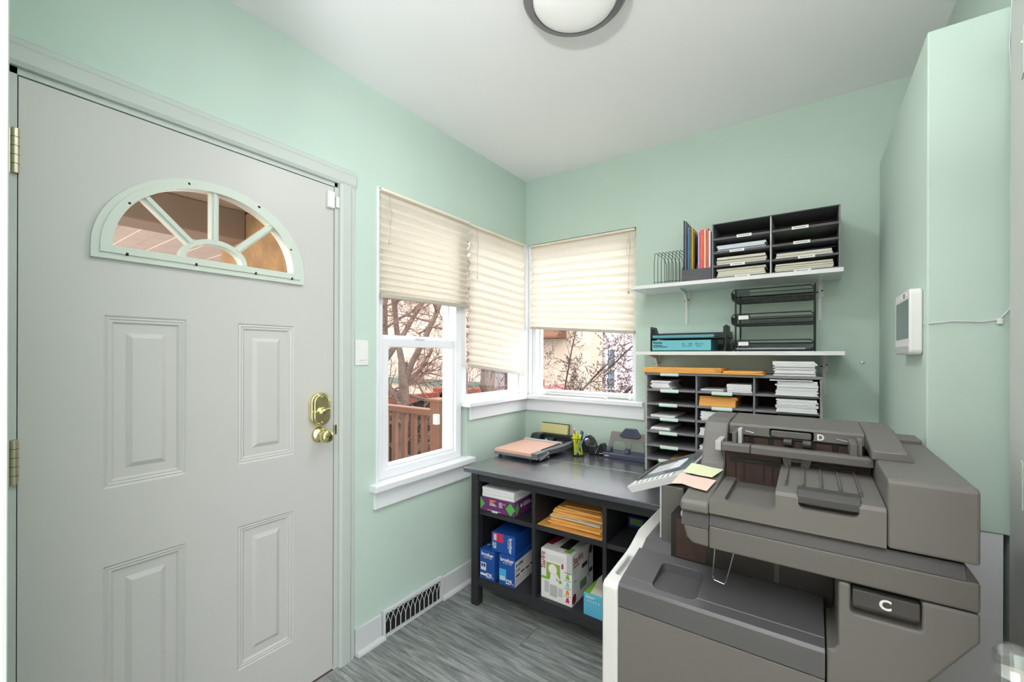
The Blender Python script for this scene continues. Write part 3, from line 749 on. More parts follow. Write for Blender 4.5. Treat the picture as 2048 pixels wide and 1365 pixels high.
build(B(w, x0, .18, .185, .07, .2), 'rule_line', 'letter_black', t, **LB); build(B(w, x0, .19, .225, .085, .105), 'dark_photo', 'letter_black', t, **LB)
build(MB().prism([(.205 + .02 * math.cos(a), .20 + .022 * math.sin(a)) for a in [k * PI / 10 for k in range(20)]], 'x', w, x0), 'round_photo', 'hardboard', t, **LB)
build(MB().prism([(.022 + .022 * math.cos(a), .03 + .024 * math.sin(a)) for a in [k * PI / 10 for k in range(20)]], 'x', w, x0), 'red_emblem', 'crimson', t, **LB)
build(B(w, x0, .05, .075, .08, .16), 'tool_print', 'plastic_white', t, **LB); build(B(w, x0, .02, .045, .105, .112), 'green_bar', 'leaf_green', t, **LB)
build(MB().prism([(.0, .06), (0, d), (.055, d), (.03, .06)], 'z', h, h + .0005), 'red_corner', 'crimson', t, **LB)
build(B(.075, .125, .05, .20, h, h + .0005), 'dark_photo', 'letter_black', t, **LB); build(B(.115, .15, .02, .07, h, h + .0005), 'green_photo', 'leaf_green', t, **LB)
# --- tissue box
t = on_desk('tissue_box', 'light blue box with green and beige top in lower cubby', 'box', .642, .022, .157, math.radians(-3))
build(B(0, .095, 0, .22, 0, .098), 'carton', 'tissue_blue', t, bevel=.002, **LB)
build(B(.004, .095, .01, .22, .098, .0988), 'beige_top', 'paper_cream', t, **LB)
build(MB().prism([(.002, .002), (.03, .004), (.02, .07), (.006, .14), (.002, .14)], 'z', .098, .0995), 'green_band', 'leaf_green', t, **LB)
for k in range(5): build(B(.022 + k * .013, .026 + k * .013, -.0006, 0, .064, .071), 'print_mark', 'letter_white', t, **LB)
for k in range(2): build(B(.012, .048 + .012 * k, -.0006, 0, .080 + .006 * k, .0825 + .006 * k), 'print_line', 'letter_white', t, **LB)
for k in range(5): build(B(.012, .05, -.0006, 0, .010 + .006 * k, .0112 + .006 * k), 'print_line', 'sky_blue', t, **LB)
# --- third cubby: carton "227" and a tan folder
t = on_desk('toner_carton', 'dark blue toner carton marked 227 behind the printer column', 'box', .775, .235, .510, 0)
build(B(0, .16, 0, .24, 0, .052), 'carton', 'carton_navy', t, bevel=.0015, **LB)
text(t, '227', .032, (.085, -.0004, .012), (1, 0, 0), (0, 0, 1), 'letter_white', local=True, bold=.0006, sx=.8)
build(B(.01, .07, -.0006, 0, .015, .045), 'grey_patch', 'hedge_green', t, **LB)
e = build(MB().obox(Matrix.Translation(DW(.985, .15, .513)) @ Matrix.Rotation(DA + .18, 4, 'Z'), .20, .25, .004), 'cardboard_sheet', 'manila_tan', bevel=.0008, seg=1)
tag(e, 'tan cardboard sheet lying in the cubby behind the printer', 'cardboard')

# ------------------------------------------------------------------ things on the desk top
ZT = .7403
# paper trimmer
c = thing('paper_trimmer', 'guillotine paper trimmer with peach wooden board on the desk', 'paper cutter', (.26, -.38, ZT))
build(B(.131, .385, -.53, -.215, ZT + .028, ZT + .046), 'board', 'peach_wood', c, bevel=.002)
build(B(.129, .392, -.532, -.213, ZT + .014, ZT + .028), 'base_frame', 'cutter_grey', c, bevel=.002)
build(B(.128, .40, -.215, -.197, ZT + .014, ZT + .056), 'paper_fence', 'panel_grey', c, bevel=.002)
build(B(.385, .418, -.53, -.20, ZT + .014, ZT + .0475), 'cutting_edge', 'cutter_grey', c, bevel=.002)
build(B(.3905, .395, -.43, -.19, ZT + .047, ZT + .052), 'blade', 'black_satin', c)
for x, y in ((.155, -.505), (.155, -.24), (.37, -.24), (.37, -.505)): build(MB().lathe([(.011, 0), (.010, .014)], (x, y, ZT), 12), 'foot', 'black_satin', c)
arm = [(.404, -.415, .036), (.414, -.33, .032), (.424, -.25, .033), (.432, -.17, .040), (.44, -.10, .050)]
vs, fs = [], []
for i, (x, y, z) in enumerate(arm):
    hh = .028 if i < 4 else .018
    vs += [(x - .012, y, ZT + z - hh * .5), (x + .018, y, ZT + z - hh * .5), (x + .018, y, ZT + z + hh * .5), (x - .012, y, ZT + z + hh * .5)]
for i in range(len(arm) - 1):
    for k in range(4): fs.append((4*i + k, 4*i + (k+1) % 4, 4*i + 4 + (k+1) % 4, 4*i + 4 + k))
fs += [(3, 2, 1, 0), tuple(4 * (len(arm) - 1) + k for k in range(4))]
build(MB().add(vs, fs), 'lever_arm', 'cutter_grey', c, bevel=.003)
build(MB().prism([(-.53, .014), (-.40, .014), (-.40, .048), (-.53, .048)], 'x', .418, .422).xf(Matrix.Translation((0, 0, ZT))), 'side_plate', 'nickel', c, bevel=.001)
build(MB().prism([(-.50, .004), (-.415, .010), (-.405, .030), (-.50, .022)], 'x', .421, .427).xf(Matrix.Translation((0, 0, ZT))), 'pivot_plate', 'cutter_grey', c, bevel=.001)
for y, z in ((-.49, .014), (-.415, .032), (-.42, .012)): build(MB().lathe([(.006, 0), (.006, .006), (.003, .009)], (.426, y, ZT + z), 12, 'x'), 'bolt', 'steel', c)
build(MB().tube([(.432, -.487, ZT + .014), (.434, -.45, ZT + .026), (.434, -.425, ZT + .032)], .003, 6), 'spring', 'steel', c)
build(MB().ring([(-.42 + .011 * math.cos(a), ZT + .033 + .011 * math.sin(a)) for a in [k * PI / 8 for k in range(16)]], [(-.42 + .008 * math.cos(a), ZT + .033 + .008 * math.sin(a)) for a in [k * PI / 8 for k in range(16)]], 'x', .428, .431), 'washer', 'steel', c)
# black heavy punch behind it
p_ = thing('heavy_duty_punch', 'long black heavy duty punch behind the paper trimmer', 'hole punch', (.26, -.07, ZT))
build(B(.112, .42, -.105, -.045, ZT, ZT + .020), 'base', 'black_plastic', p_, bevel=.004)
build(MB().prism([(-.125, .02), (-.125, .045), (-.105, .068), (-.05, .068), (-.045, .02)], 'x', .118, .186).xf(Matrix.Translation((0, 0, ZT))), 'end_block', 'black_plastic', p_, bevel=.005)
build(B(.186, .42, -.075, -.05, ZT + .02, ZT + .073), 'back_bar', 'black_satin', p_, bevel=.006)
build(MB().prism([(-.12, .02), (-.12, .04), (-.075, .055), (-.075, .02)], 'x', .215, .285).xf(Matrix.Translation((0, 0, ZT))), 'punch_head', 'black_satin', p_, bevel=.004)
build(MB().tube([(.225, -.122, ZT + .03), (.24, -.124, ZT + .045), (.262, -.124, ZT + .022)], .003, 6), 'spring', 'steel', p_)
build(MB().prism([(-.12, .02), (-.12, .032), (-.08, .04), (-.075, .02)], 'x', .30, .40).xf(Matrix.Translation((0, 0, ZT))), 'tray_plate', 'black_plastic', p_, bevel=.003)
# yellow sticky note pad box
y_ = thing('sticky_note_pad', 'long dull yellow sticky note pad leaning on back wall', 'notepad', (.25, -.03, ZT + .06))
build(MB().obox(Matrix.Translation((.250, -.029, ZT + .100)) @ Matrix.Rotation(math.radians(-6), 4, 'X'), .205, .022, .062), 'note_sheets', 'sticky_yellow', y_, bevel=.0015)
build(MB().obox(Matrix.Translation((.250, -.0145, ZT + .1015)) @ Matrix.Rotation(math.radians(-6), 4, 'X'), .209, .004, .066), 'backing_card', 'hardboard', y_)
build(B(.17, .35, -.05, -.016, ZT + .0, ZT + .068), 'holder', 'black_satin', y_, bevel=.003)
# pen cup
CX, CY = .524, -.232
q = thing('pen_cup', 'black wire mesh pen cup full of highlighters and pens', 'cup', (CX, CY, ZT))
build(MB().lathe([(.033, 0), (.034, .004), (.001, .004)], (CX, CY, ZT), 24), 'base', 'black_metal', q)
for k in range(11):
    z = .006 + k * .0095; r_ = .0335 + .010 * z / .105
    build(MB().tube([(CX + r_ * math.cos(a), CY + r_ * math.sin(a), ZT + z) for a in [j * PI / 12 for j in range(24)]], .00035 if 0 < k < 10 else .0016, 4, closed=True), 'mesh_ring' if 0 < k < 10 else 'rim', 'black_metal', q)
for k in range(40):
    a = k * PI / 20; build(MB().tube([(CX + .0335 * math.cos(a), CY + .0335 * math.sin(a), ZT + .004), (CX + .0437 * math.cos(a), CY + .0437 * math.sin(a), ZT + .103)], .0003, 3), 'mesh_wire', 'black_metal', q)
pens = [(-.030, -.010, .018, -.004, .112, 'highlighter', .0065, 'fat yellow highlighter leaning on left rim of pen cup'), (-.016, -.016, -.012, -.018, .122, 'highlighter', .006, 'upright yellow highlighter at front of pen cup'),
        (-.004, -.012, -.026, .004, .140, 'highlighter', .005, 'tall yellow highlighter in middle of pen cup'), (.022, -.018, -.010, -.016, .128, 'highlighter', .005, 'yellow highlighter slanting right in pen cup'),
        (.014, -.004, .024, .010, .125, 'highlighter', .005, 'yellow highlighter behind the slanting one in pen cup'), (-.018, .006, .010, .004, .148, 'pen_red', .004, 'red pen in the pen cup'),
        (-.028, .012, -.02, .010, .140, 'pen_black', .004, 'black pen at far left of pen cup'), (.006, .012, -.014, -.010, .146, 'pen_blue', .0042, 'dark blue pen in middle of pen cup'),
        (.036, .002, -.006, -.020, .142, 'pen_sky', .0042, 'light blue pen leaning far right in pen cup'), (-.022, .016, .004, .016, .152, 'label_white', .0038, 'white pen at back of pen cup'), (.016, .018, .0, .0, .138, 'pen_black', .0042, 'black pen at back right of pen cup')]
for tx, ty, bx_, by_, L, m_, r_, lab in pens:
    b0 = Vector((CX + bx_ * .9, CY + by_ * .9, ZT + .0046)); d_ = (Vector((CX + tx, CY + ty, ZT + .105)) - b0).normalized()
    pn = thing('pen' if 'highlighter' not in lab else 'highlighter', lab, 'pen', b0, group='pens in the mesh cup')
    build(MB().tube([b0, b0 + d_ * (L * .62)], r_, 10), 'barrel', m_, pn, smooth=True)
    build(MB().tube([b0 + d_ * (L * .62), b0 + d_ * (L * .97), b0 + d_ * L], [r_ * 1.12, r_ * 1.1, r_ * .7], 10), 'cap', m_, pn, smooth=True)
# black tape dispenser and stapler
t = thing('stapler', 'black stapler standing between pen cup and hole punch', 'stapler', (.61, -.14, ZT))
build(B(.560, .606, -.165, -.115, ZT, ZT + .050), 'head', 'black_plastic', t, bevel=.006)
build(MB().obox(Matrix.Translation((.622, -.135, ZT + .034)) @ Matrix.Rotation(math.radians(25), 4, 'Y'), .012, .05, .07), 'lever', 'black_satin', t, bevel=.003)
build(MB().prism([(.612, .0), (.665, .0), (.668, .035), (.650, .070), (.632, .068), (.618, .03)], 'y', -.160, -.118).xf(Matrix.Translation((0, 0, ZT))), 'rear_body', 'black_satin', t, bevel=.005)
build(MB().tube([(.604, -.1625, ZT + .01), (.618, -.163, ZT + .045)], .0022, 6), 'steel_link', 'steel', t)
t = thing('tape_dispenser', 'black desktop tape dispenser half hidden behind pen cup', 'tape dispenser', (.53, -.09, ZT))
build(MB().prism([(.475, 0), (.585, 0), (.588, .02), (.578, .055), (.560, .085), (.535, .10), (.505, .088), (.485, .05)], 'y', -.12, -.075).xf(Matrix.Translation((0, 0, ZT))), 'body', 'black_satin', t, bevel=.008)
build(MB().lathe([(.024, 0), (.024, .022), (.018, .023)], (.535, -.098, ZT + .060), 24, 'y', -1), 'tape_roll', 'steel', t)
build(MB().tube([(.575, -.122, ZT + .03), (.585, -.124, ZT + .06)], .003, 6), 'cutter_blade', 'steel', t)
# three hole punch
t = thing('three_hole_punch', 'grey and navy three hole punch with padded lever handle', 'hole punch', (.80, -.15, ZT))
build(MB().prism([(-.185, 0), (-.185, .022), (-.175, .028), (-.09, .032), (-.085, 0)], 'x', .660, .938).xf(Matrix.Translation((0, 0, ZT))), 'base', 'navy_plastic', t, bevel=.002)
def py(z): return -.165 + (z - .03) * .35
outl = [(.668, .03), (.672, .05), (.690, .14), (.697, .147), (.888, .147), (.895, .14), (.932, .05), (.935, .03)]
lev = build(MB().prism(outl, 'y', -.135, -.127).xf(Matrix.Translation((0, 0, ZT))), 'lever_frame', 'taupe_plastic', t)
cu = MB()
for a, b in ((.700, .775), (.808, .882)): cu.prism([(p[0], p[1] + ZT) for p in rrect(a, b, -.02, .092, .022)], 'y', -.2, 0)
cut(lev, cu); addbevel(lev, .002)
build(MB().prism([(.742, .128), (.778, .173), (.842, .173), (.870, .132), (.855, .116), (.760, .116)], 'y', -.145, -.125).xf(Matrix.Translation((0, 0, ZT))), 'handle_pad', 'navy_plastic', t, bevel=.005)
for x in (.685, .792, .905): build(MB().prism([(-.17, .03), (-.165, .05), (-.14, .058), (-.12, .05), (-.115, .03)], 'x', x - .014, x + .014).xf(Matrix.Translation((0, 0, ZT))), 'punch_head', 'navy_plastic', t, bevel=.005)
for x, w_ in ((.670, .026), (.912, .018)): build(B(x, x + w_, -.1856, -.185, ZT + .009, ZT + .014), 'print_mark', 'letter_white', t)
build(MB().tube([(.63, -.168, ZT + .012), (.665, -.16, ZT + .014)], .003, 6), 'paper_guide', 'steel', t)

# ------------------------------------------------------------------ literature sorter on the desk
def papers(name, label, x0, x1, y0, y1, z0, h, n, m_='paper', jit=.004, group='paper stacks in the desk sorter', cat='paper stack'):
    t = thing(name, label, cat, ((x0 + x1) / 2, (y0 + y1) / 2, z0), group=group)
    for k in range(n):
        a, b, c_, d_ = [random.uniform(-jit, jit) for _ in range(4)]
        za = z0 + .0003 + h * k / n
        build(B(x0 + a + jit, x1 + b - jit, y0 + c_, y1 + d_ - jit, za, z0 + h * (k + 1) / n - .0002), 'sheets', m_, t, bevel=.0008, seg=1)
    return t
SX0, SX1, SY = .943, 1.690, -.300
st = thing('literature_sorter', 'grey many slot literature sorter with worn white edges on desk', 'organizer', ((SX0 + SX1) / 2, -.15, ZT))
build(B(SX0, SX0 + .010, SY, -.012, ZT, 1.232), 'side_panel', 'speckle', st, bevel=.001)
build(B(SX1 - .010, SX1, SY, -.012, ZT, 1.232), 'side_panel', 'speckle', st, bevel=.001)
build(B(SX0 - .002, SX1 + .002, SY - .004, -.012, 1.232, 1.244), 'top_panel', 'grey_card', st, bevel=.002)
build(B(SX1 - .003, SX1 + .003, SY - .006, SY + .012, 1.13, 1.244), 'corner_guard', 'grey_card', st, bevel=.001)
build(B(SX0, SX1, -.012, -.006, ZT, 1.244), 'back_panel', 'hardboard', st)
CXS = [(SX0 + .010, 1.188), (1.196, 1.434), (1.442, SX1 - .010)]
for a in (1.188, 1.434): build(B(a, a + .008, SY + .004, -.012, ZT, 1.232), 'divider', 'grey_card', st, bevel=.001)
ZS = [1.160, 1.088, 1.016, .945, .874, .804]
for zz in ZS:
    for a, b in CXS: build(B(a + .0004, b - .0004, SY, -.012, zz - .006, zz), 'slot_shelf', 'grey_card', st)
    for a, b in CXS: build(B(a + .0004, b - .0004, SY - .003, SY + .001, zz - .010, zz), 'shelf_edge', 'grey_card', st, bevel=.001)
build(B(SX0 + .01, SX1 - .01, SY, -.012, ZT, ZT + .006), 'bottom_panel', 'grey_card_dark', st)
for k, zz in enumerate([1.244] + ZS):
    xs = [1.018 + random.uniform(-.006, .006)]
    if k in (1, 2): xs.append(1.262)
    for x in xs:
        l_ = build(B(x, x + .088, SY - .0065, SY - .0035, zz - .016, zz + .001), 'label_holder', 'label_white', st)
        build(B(x, x + .088, SY - .0072, SY - .0064, zz - .016, zz - .0115), 'green_stripe', 'label_green', l_)
A, Bc, Cc = CXS
papers('paper_stack', 'slumped white paper stack in top left sorter slot', .962, 1.075, -.285, -.08, 1.160, .042, 6, jit=.008)
papers('paper_stack', 'thin sheaf of paper in third left sorter slot', .962, 1.10, -.29, -.06, 1.016, .010, 2, jit=.006)
papers('paper_stack', 'thin booklet in fourth left sorter slot', .962, 1.07, -.29, -.06, .945, .018, 3, jit=.006)
papers('paper_stack', 'flat thin paper sheaf in top middle sorter slot', 1.206, 1.315, -.285, -.08, 1.160, .010, 2)
papers('paper_stack', 'small white card stack in top middle sorter slot', 1.322, 1.43, -.288, -.1, 1.160, .038, 5, jit=.002)
papers('paper_stack', 'white paper stack in third middle sorter slot', 1.206, 1.36, -.29, -.06, 1.016, .046, 7)
papers('paper_stack', 'white paper stack in fourth middle sorter slot', 1.203, 1.35, -.29, -.06, .945, .036, 5)
papers('paper_stack', 'printed sheets in fifth middle sorter slot', 1.203, 1.33, -.29, -.06, .874, .020, 3)
papers('paper_stack', 'tan folder in the sixth left sorter slot', 1.06, 1.18, -.28, -.06, .804, .008, 1, 'manila_tan')
for k, (zz, lab, hh) in enumerate(((1.160, 'thick overfull white paper stack in top right sorter slot', .062), (1.088, 'thick white paper stack in second right sorter slot', .056), (1.016, 'thick white paper stack in third right sorter slot', .050), (.945, 'thick white paper stack in fourth right sorter slot', .045))):
    papers('paper_stack', lab, 1.520, 1.676, -.325, -.06, zz, hh, 10, jit=.005)
sh = build(MB().obox(Matrix.Translation((1.575, -.25, 1.226)) @ Matrix.Rotation(math.radians(2), 4, 'Z'), .155, .17, .003), 'sheet', 'paper'); tag(sh, 'loose white sheet on the top right sorter stack', 'paper')
papers('paper_stack', 'crumpled white paper stack on top of the desk sorter', 1.508, 1.672, -.30, -.06, 1.2445, .063, 11, jit=.006, group='papers on top of desk sorter')
zz = 1.0885
for k in range(5):
    ev = thing('manila_envelope', ('bottom', 'second', 'third', 'fourth', 'top')[k] + ' manila envelope in the second middle sorter slot', 'envelope', (1.28, -.18, zz), group='manila envelopes in the desk sorter')
    a = random.uniform(-.006, .006); th = .019 if k == 0 else .007
    build(B(1.206 + a, 1.365 + a + (.008 if k > 2 else 0), -.292 + .004 * k, -.08, zz, zz + th - .0006), 'pocket', 'manila', ev, bevel=.0012)
    build(B(1.21 + a, 1.36 + a, -.292 + .004 * k, -.25 + .004 * k, zz + th - .0006, zz + th - .0002), 'flap', 'manila', ev); zz += th
zz = 1.2445
for k, (x0, x1, th, z2) in enumerate(((.930, 1.475, .006, 1.2445), (.932, 1.300, .007, 1.2508), (.936, 1.305, .007, 1.2580), (1.310, 1.470, .009, 1.2508), (.934, 1.300, .006, 1.2652))):
    lab = ('lowest manila envelope', 'second manila envelope', 'third manila envelope', 'right hand manila envelope', 'uppermost manila envelope')[k] + ' lying on top of the desk sorter'
    ev = thing('manila_envelope', lab, 'envelope', ((x0 + x1) / 2, -.2, z2), group='manila envelopes on the desk sorter')
    build(B(x0, x1, SY - .012 + .003 * k, -.07, z2, z2 + th - .0006), 'pocket', 'manila', ev, bevel=.0012)
    build(MB().tube([(x1 - .03, SY - .006, z2 + th * .5), (x1 - .012, SY - .010, z2 + th * .6), (x1 + .004, SY - .006, z2 + th * .5)], [.002, .0032, .002], 6), 'flap_fold', 'manila', ev)
# ------------------------------------------------------------------ wall shelves
def wall_shelf(label, x0, x1, z0, z1, bx):
    s = thing('wall_shelf', label, 'shelf', ((x0 + x1) / 2, -.125, z0), group=None)
    build(B(x0, x1, -.25, -.001, z0, z1), 'board', 'shelf_white', s, bevel=.001)
    for x in bx:
        b = build(MB().prism([(-.001, 0), (-.001, -.185), (-.006, -.185), (-.012, -.06), (-.05, -.02), (-.17, -.006), (-.185, 0)], 'x', x - .006, x + .006).xf(Matrix.Translation((0, 0, z0))), 'bracket', 'shelf_white', s, bevel=.002)
        build(MB().box(x - .014, x + .014, -.004, -.001, z0 - .075, z0).box(x - .007, x + .007, -.004, -.001, z0 - .185, z0 - .07), 'bracket_plate', 'shelf_white', b)
        for dx, dz in ((-.010, -.052), (.010, -.045), (0, -.178)): build(MB().lathe([(.0035, 0), (.0035, .002)], (x + dx, -.004, z0 + dz), 8, 'y', -1), 'screw', 'dark_hole', b)
    return s
wall_shelf('upper white wall shelf holding sorters and files', .846, 1.761, 1.689, 1.708, (1.080, 1.683))
wall_shelf('lower white wall shelf holding letter trays', .850, 1.766, 1.335, 1.353, (.92, 1.70))
for x, z in ((1.505, 1.303), (1.842, 1.303), (1.02, 1.300), (1.066, 1.425)):
    o = build(MB().lathe([(.008 if x > 1.4 else .004, 0), (.006 if x > 1.4 else .003, .004), (.002, .0045)], (x, 0, z), 12, 'y', -1), 'wall_plug', 'brass_dull'); tag(o, {1.505: 'wall plug left of the paper stack under lower shelf', 1.842: 'wall plug right of the lower shelf end', 1.02: 'screw hole under left part of lower shelf', 1.066: 'screw hole in wall above the black letter tray'}[x], 'wall plug')
US, LS = 1.7083, 1.3533
# wire file sorter
t = thing('wire_file_sorter', 'black wire file sorter with upright loops on upper shelf', 'file sorter', (1.04, -.12, US))
for k in range(8):
    x = .966 + k * .0182
    build(MB().tube([(x, -.225, US + .002), (x, -.228, US + .11), (x + .001, -.218, US + .165), (x + .002, -.205, US + .172), (x + .010, -.08, US + .165), (x + .012, -.035, US + .14), (x + .012, -.03, US + .002)], .0016, 5), 'wire_loop', 'black_metal', t)
for y, z in ((-.226, .012), (-.031, .012)): build(MB().tube([(.964, y, US + z), (1.105, y, US + z)], .0014, 5), 'cross_wire', 'black_metal', t)
# magazine holder with folders
t = thing('magazine_holder', 'grey open front magazine holder box on upper shelf', 'file holder', (1.178, -.13, US))
MX0, MX1 = 1.1095, 1.2485
build(B(MX0, MX1, -.245, -.242, US, US + .058), 'front_panel', 'grey_card_dark', t)
side = [(-.242, 0), (-.242, .058), (-.06, .25), (-.02, .25), (-.02, 0)]
for x in (MX0, (MX0 + MX1) / 2 - .0015, MX1 - .003): build(MB().prism(side, 'x', x, x + .003).xf(Matrix.Translation((0, 0, US))), 'side_panel', 'grey_card_dark', t)
build(B(MX0, MX1, -.242, -.02, US, US + .003), 'bottom_panel', 'grey_card_dark', t)
build(B(MX0, MX1, -.02, -.017, US, US + .25), 'back_panel', 'grey_card_dark', t)
fol = [(.0040, .007, .315, 'black_plastic', 'tall charcoal binder leaning in magazine holder'), (.0115, .006, .312, 'grey_card', 'tall grey folder beside the charcoal binder'), (.0185, .006, .255, 'folder_navy', 'navy folder in the magazine holder'),
       (.0255, .009, .272, 'folder_blue', 'bright blue folder in the magazine holder'), (.0355, .007, .266, 'folder_olive', 'olive folder in the magazine holder'), (.0435, .007, .272, 'folder_yellow', 'mustard yellow folder in the magazine holder'), (.0515, .006, .250, 'folder_olive', 'short olive folder left of holder centre'),
       (.0735, .009, .245, 'folder_lilac', 'lilac tinted folder in right half of magazine holder'), (.0835, .016, .255, 'folder_orange', 'wide orange and pink folder in magazine holder'), (.1005, .012, .250, 'folder_peach', 'peach folder in the magazine holder'), (.1135, .009, .258, 'folder_orange', 'narrow orange folder at right of magazine holder'), (.1235, .009, .245, 'paper', 'white folder at far right of magazine holder')]
for dx, th, hh, m_, lab in fol:
    x = MX0 + dx; f_ = thing('file_folder', lab, 'folder', (x, -.13, US + .0032), group='folders in the magazine holder')
    y0 = -.225
    build(MB().prism([(y0, .0032), (y0 - .002, hh), (-.035, hh - .004), (-.025, .0032)], 'x', x, x + th - .0008).xf(Matrix.Translation((0, 0, US))), 'cover', m_, f_, bevel=.001)
    build(MB().prism([(y0 + .004, hh - .02), (y0 + .004, hh + .004), (-.06, hh + .002), (-.06, hh - .02)], 'x', x + th * .3, x + th * .6).xf(Matrix.Translation((0, 0, US))), 'pages', 'paper', f_)
# eight slot sorter on the upper shelf
Q0, Q1, QF, QT = 1.2505, 1.7505, -.242, 1.972
s = thing('literature_sorter', 'grey two column literature sorter with labels on upper shelf', 'organizer', ((Q0 + Q1) / 2, -.12, US))
build(B(Q0, Q0 + .006, QF, -.01, US, QT), 'side_panel', 'grey_card', s, bevel=.001); build(B(Q1 - .006, Q1, QF, -.01, US, QT), 'side_panel', 'grey_card', s, bevel=.001)
build(B(Q0, Q1, QF, -.01, QT, QT + .004), 'top_panel', 'grey_card_dark', s, bevel=.001); build(B(Q0, Q1, -.01, -.006, US, QT), 'back_panel', 'hardboard', s)
build(B(1.4945, 1.5005, QF + .003, -.01, US, QT), 'divider', 'panel_grey', s, bevel=.001)
ZQ = [US + .004, 1.772, 1.838, 1.904]
QC = [(Q0 + .006, 1.4945), (1.5005, Q1 - .006)]
for zq in ZQ:
    for a, b in QC:
        build(B(a + .0003, b - .0003, QF, -.01, zq - .004, zq), 'slot_shelf', 'grey_card', s)
        build(B(a + .0003, b - .0003, QF - .002, QF + .001, zq - .009 if zq > 1.75 else zq - .004, zq + .001), 'shelf_edge', 'grey_card_dark', s)
for k, zq in enumerate(ZQ):
    for c_, (a, b) in enumerate(QC):
        x = (a + b) / 2 - .03 + random.uniform(-.02, .02)
        lb = build(B(x, x + .062, QF - .004, QF - .0015, zq - .009, zq + .004), 'label_card', 'label_white', s)
        for j in range(5): build(B(x + .008 + j * .009, x + .015 + j * .009, QF - .0044, QF - .0035, zq - .0035, zq - .001), 'print_mark', 'grey_card_dark', lb)
docs = [(0, 2, 'paper_blue', 3, .034, 'bluish'), (0, 1, 'paper_cream', 3, .040, 'cream'), (0, 0, 'paper_cream', 4, .044, 'cream'), (1, 1, 'paper_cream', 2, .026, 'cream'), (1, 0, 'paper_cream', 4, .038, 'cream')]
rows = ['bottom', 'third', 'second', 'top']
for c_, r_, m_, n, hh, nm in docs:
    a, b = QC[c_]; z = ZQ[r_] + .0005
    for k in range(n):
        j = random.uniform(0, .012)
        bk = build(B(a + .008 + j, b - .012 - j, QF + .012 + random.uniform(0, .012), -.02, z, z + hh / n - .0006), 'booklet', m_, bevel=.002)
        tag(bk, '%s%s booklet in the %s %s slot of the shelf sorter' % (['lowest ', 'second ', 'third ', 'fourth '][k], nm, rows[r_], ['left', 'right'][c_]), 'booklet', 'booklets in the shelf sorter'); z += hh / n
f_ = build(B(1.3, 1.706, -.225, -.03, QT + .0042, QT + .009), 'file_folder', 'black_plastic', bevel=.001); tag(f_, 'flat black folder lying on top of the shelf sorter', 'folder')
for x0_, m_, lab in ((1.51, 'folder_navy', 'navy folder standing inside the right third slot of shelf sorter'), (1.51, 'hedge_green', 'green folder standing inside the right second slot of shelf sorter')):
    zq = ZQ[1] + .03 if m_ == 'folder_navy' else ZQ[2]
    f_ = build(MB().add([(1.51, -.215, zq + .002), (1.735, -.215, zq + .002), (1.735, -.03, zq + .03), (1.51, -.03, zq + .03), (1.51, -.215, zq + .0035), (1.735, -.215, zq + .0035), (1.735, -.03, zq + .0315), (1.51, -.03, zq + .0315)], [(0, 1, 2, 3), (7, 6, 5, 4), (0, 4, 5, 1), (1, 5, 6, 2), (2, 6, 7, 3), (3, 7, 4, 0)]), 'file_folder', m_); tag(f_, lab.replace('standing', 'lying sloped'), 'folder')
# letter trays with teal paper
def letter_tray(label, z0, h):
    t = thing('letter_tray', label, 'tray', (1.13, -.13, z0), group='black letter trays on the lower shelf')
    x0, x1 = .948, 1.312
    build(B(x0, x1, -.232, -.012, z0, z0 + .004), 'floor_plate', 'black_plastic', t)
    build(MB().ring([(-.232, z0), (-.10, z0), (-.10, z0 + h * .62), (-.13, z0 + h), (-.232, z0 + h)], [(-.222, z0 + .008), (-.165, z0 + .008), (-.165, z0 + h * .62), (-.165, z0 + h - .010), (-.222, z0 + h - .010)], 'x', x0, x0 + .004), 'slotted_side', 'black_plastic', t)
    for k in range(6): build(B(x0, x0 + .003, -.219 + k * .009, -.2165 + k * .009, z0 + .006, z0 + h - .008), 'side_slat', 'black_plastic', t)
    build(B(x0, x0 + .003, -.165, -.012, z0, z0 + h * .55), 'side_wall', 'black_plastic', t)
    build(MB().prism([(-.232, z0), (-.232, z0 + h), (-.16, z0 + h), (-.14, z0 + h * .6), (-.012, z0 + h * .55), (-.012, z0)], 'x', x1 - .004, x1), 'solid_side', 'black_plastic', t, bevel=.001)
    build(MB().prism([(x1 - .032, z0 + .004), (x1, z0 + .004), (x1, z0 + h), (x1 - .032, z0 + h + .002)], 'y', -.10, -.096), 'end_gusset', 'black_plastic', t)
    build(B(x0, x1, -.016, -.012, z0, z0 + h * .6), 'back_wall', 'black_plastic', t)
    return t
letter_tray('lower black plastic letter tray holding teal paper ream', LS, .066)
letter_tray('upper black plastic letter tray with loose teal sheets', LS + .0665, .064)
r_ = thing('paper_ream', 'teal wrapped paper ream sitting in lower black letter tray', 'paper', (1.1, -.13, LS + .0042))
build(B(.956, 1.245, -.228, -.02, LS + .0045, LS + .058), 'wrapper', 'teal_paper', r_, bevel=.002)
text(r_, 'Staples', .017, (.962, -.2285, LS + .041), (1, 0, 0), (0, 0, 1), 'letter_black', bold=.0004)
for k in range(2): build(B(.962, 1.01 + .025 * (1 - k), -.2287, -.228, LS + .022 + .008 * k, LS + .0255 + .008 * k), 'print_line', 'letter_black', r_)
text(r_, '20', .014, (1.108, -.2285, LS + .034), (1, 0, 0), (0, 0, 1), 'letter_black'); text(r_, '500', .014, (1.138, -.2285, LS + .034), (1, 0, 0), (0, 0, 1), 'letter_black'); text(r_, '8½×11', .014, (1.172, -.2285, LS + .034), (1, 0, 0), (0, 0, 1), 'letter_black')
for x in (1.108, 1.134, 1.176): build(B(x, x + .022, -.2287, -.228, LS + .026, LS + .028), 'print_line', 'letter_black', r_)
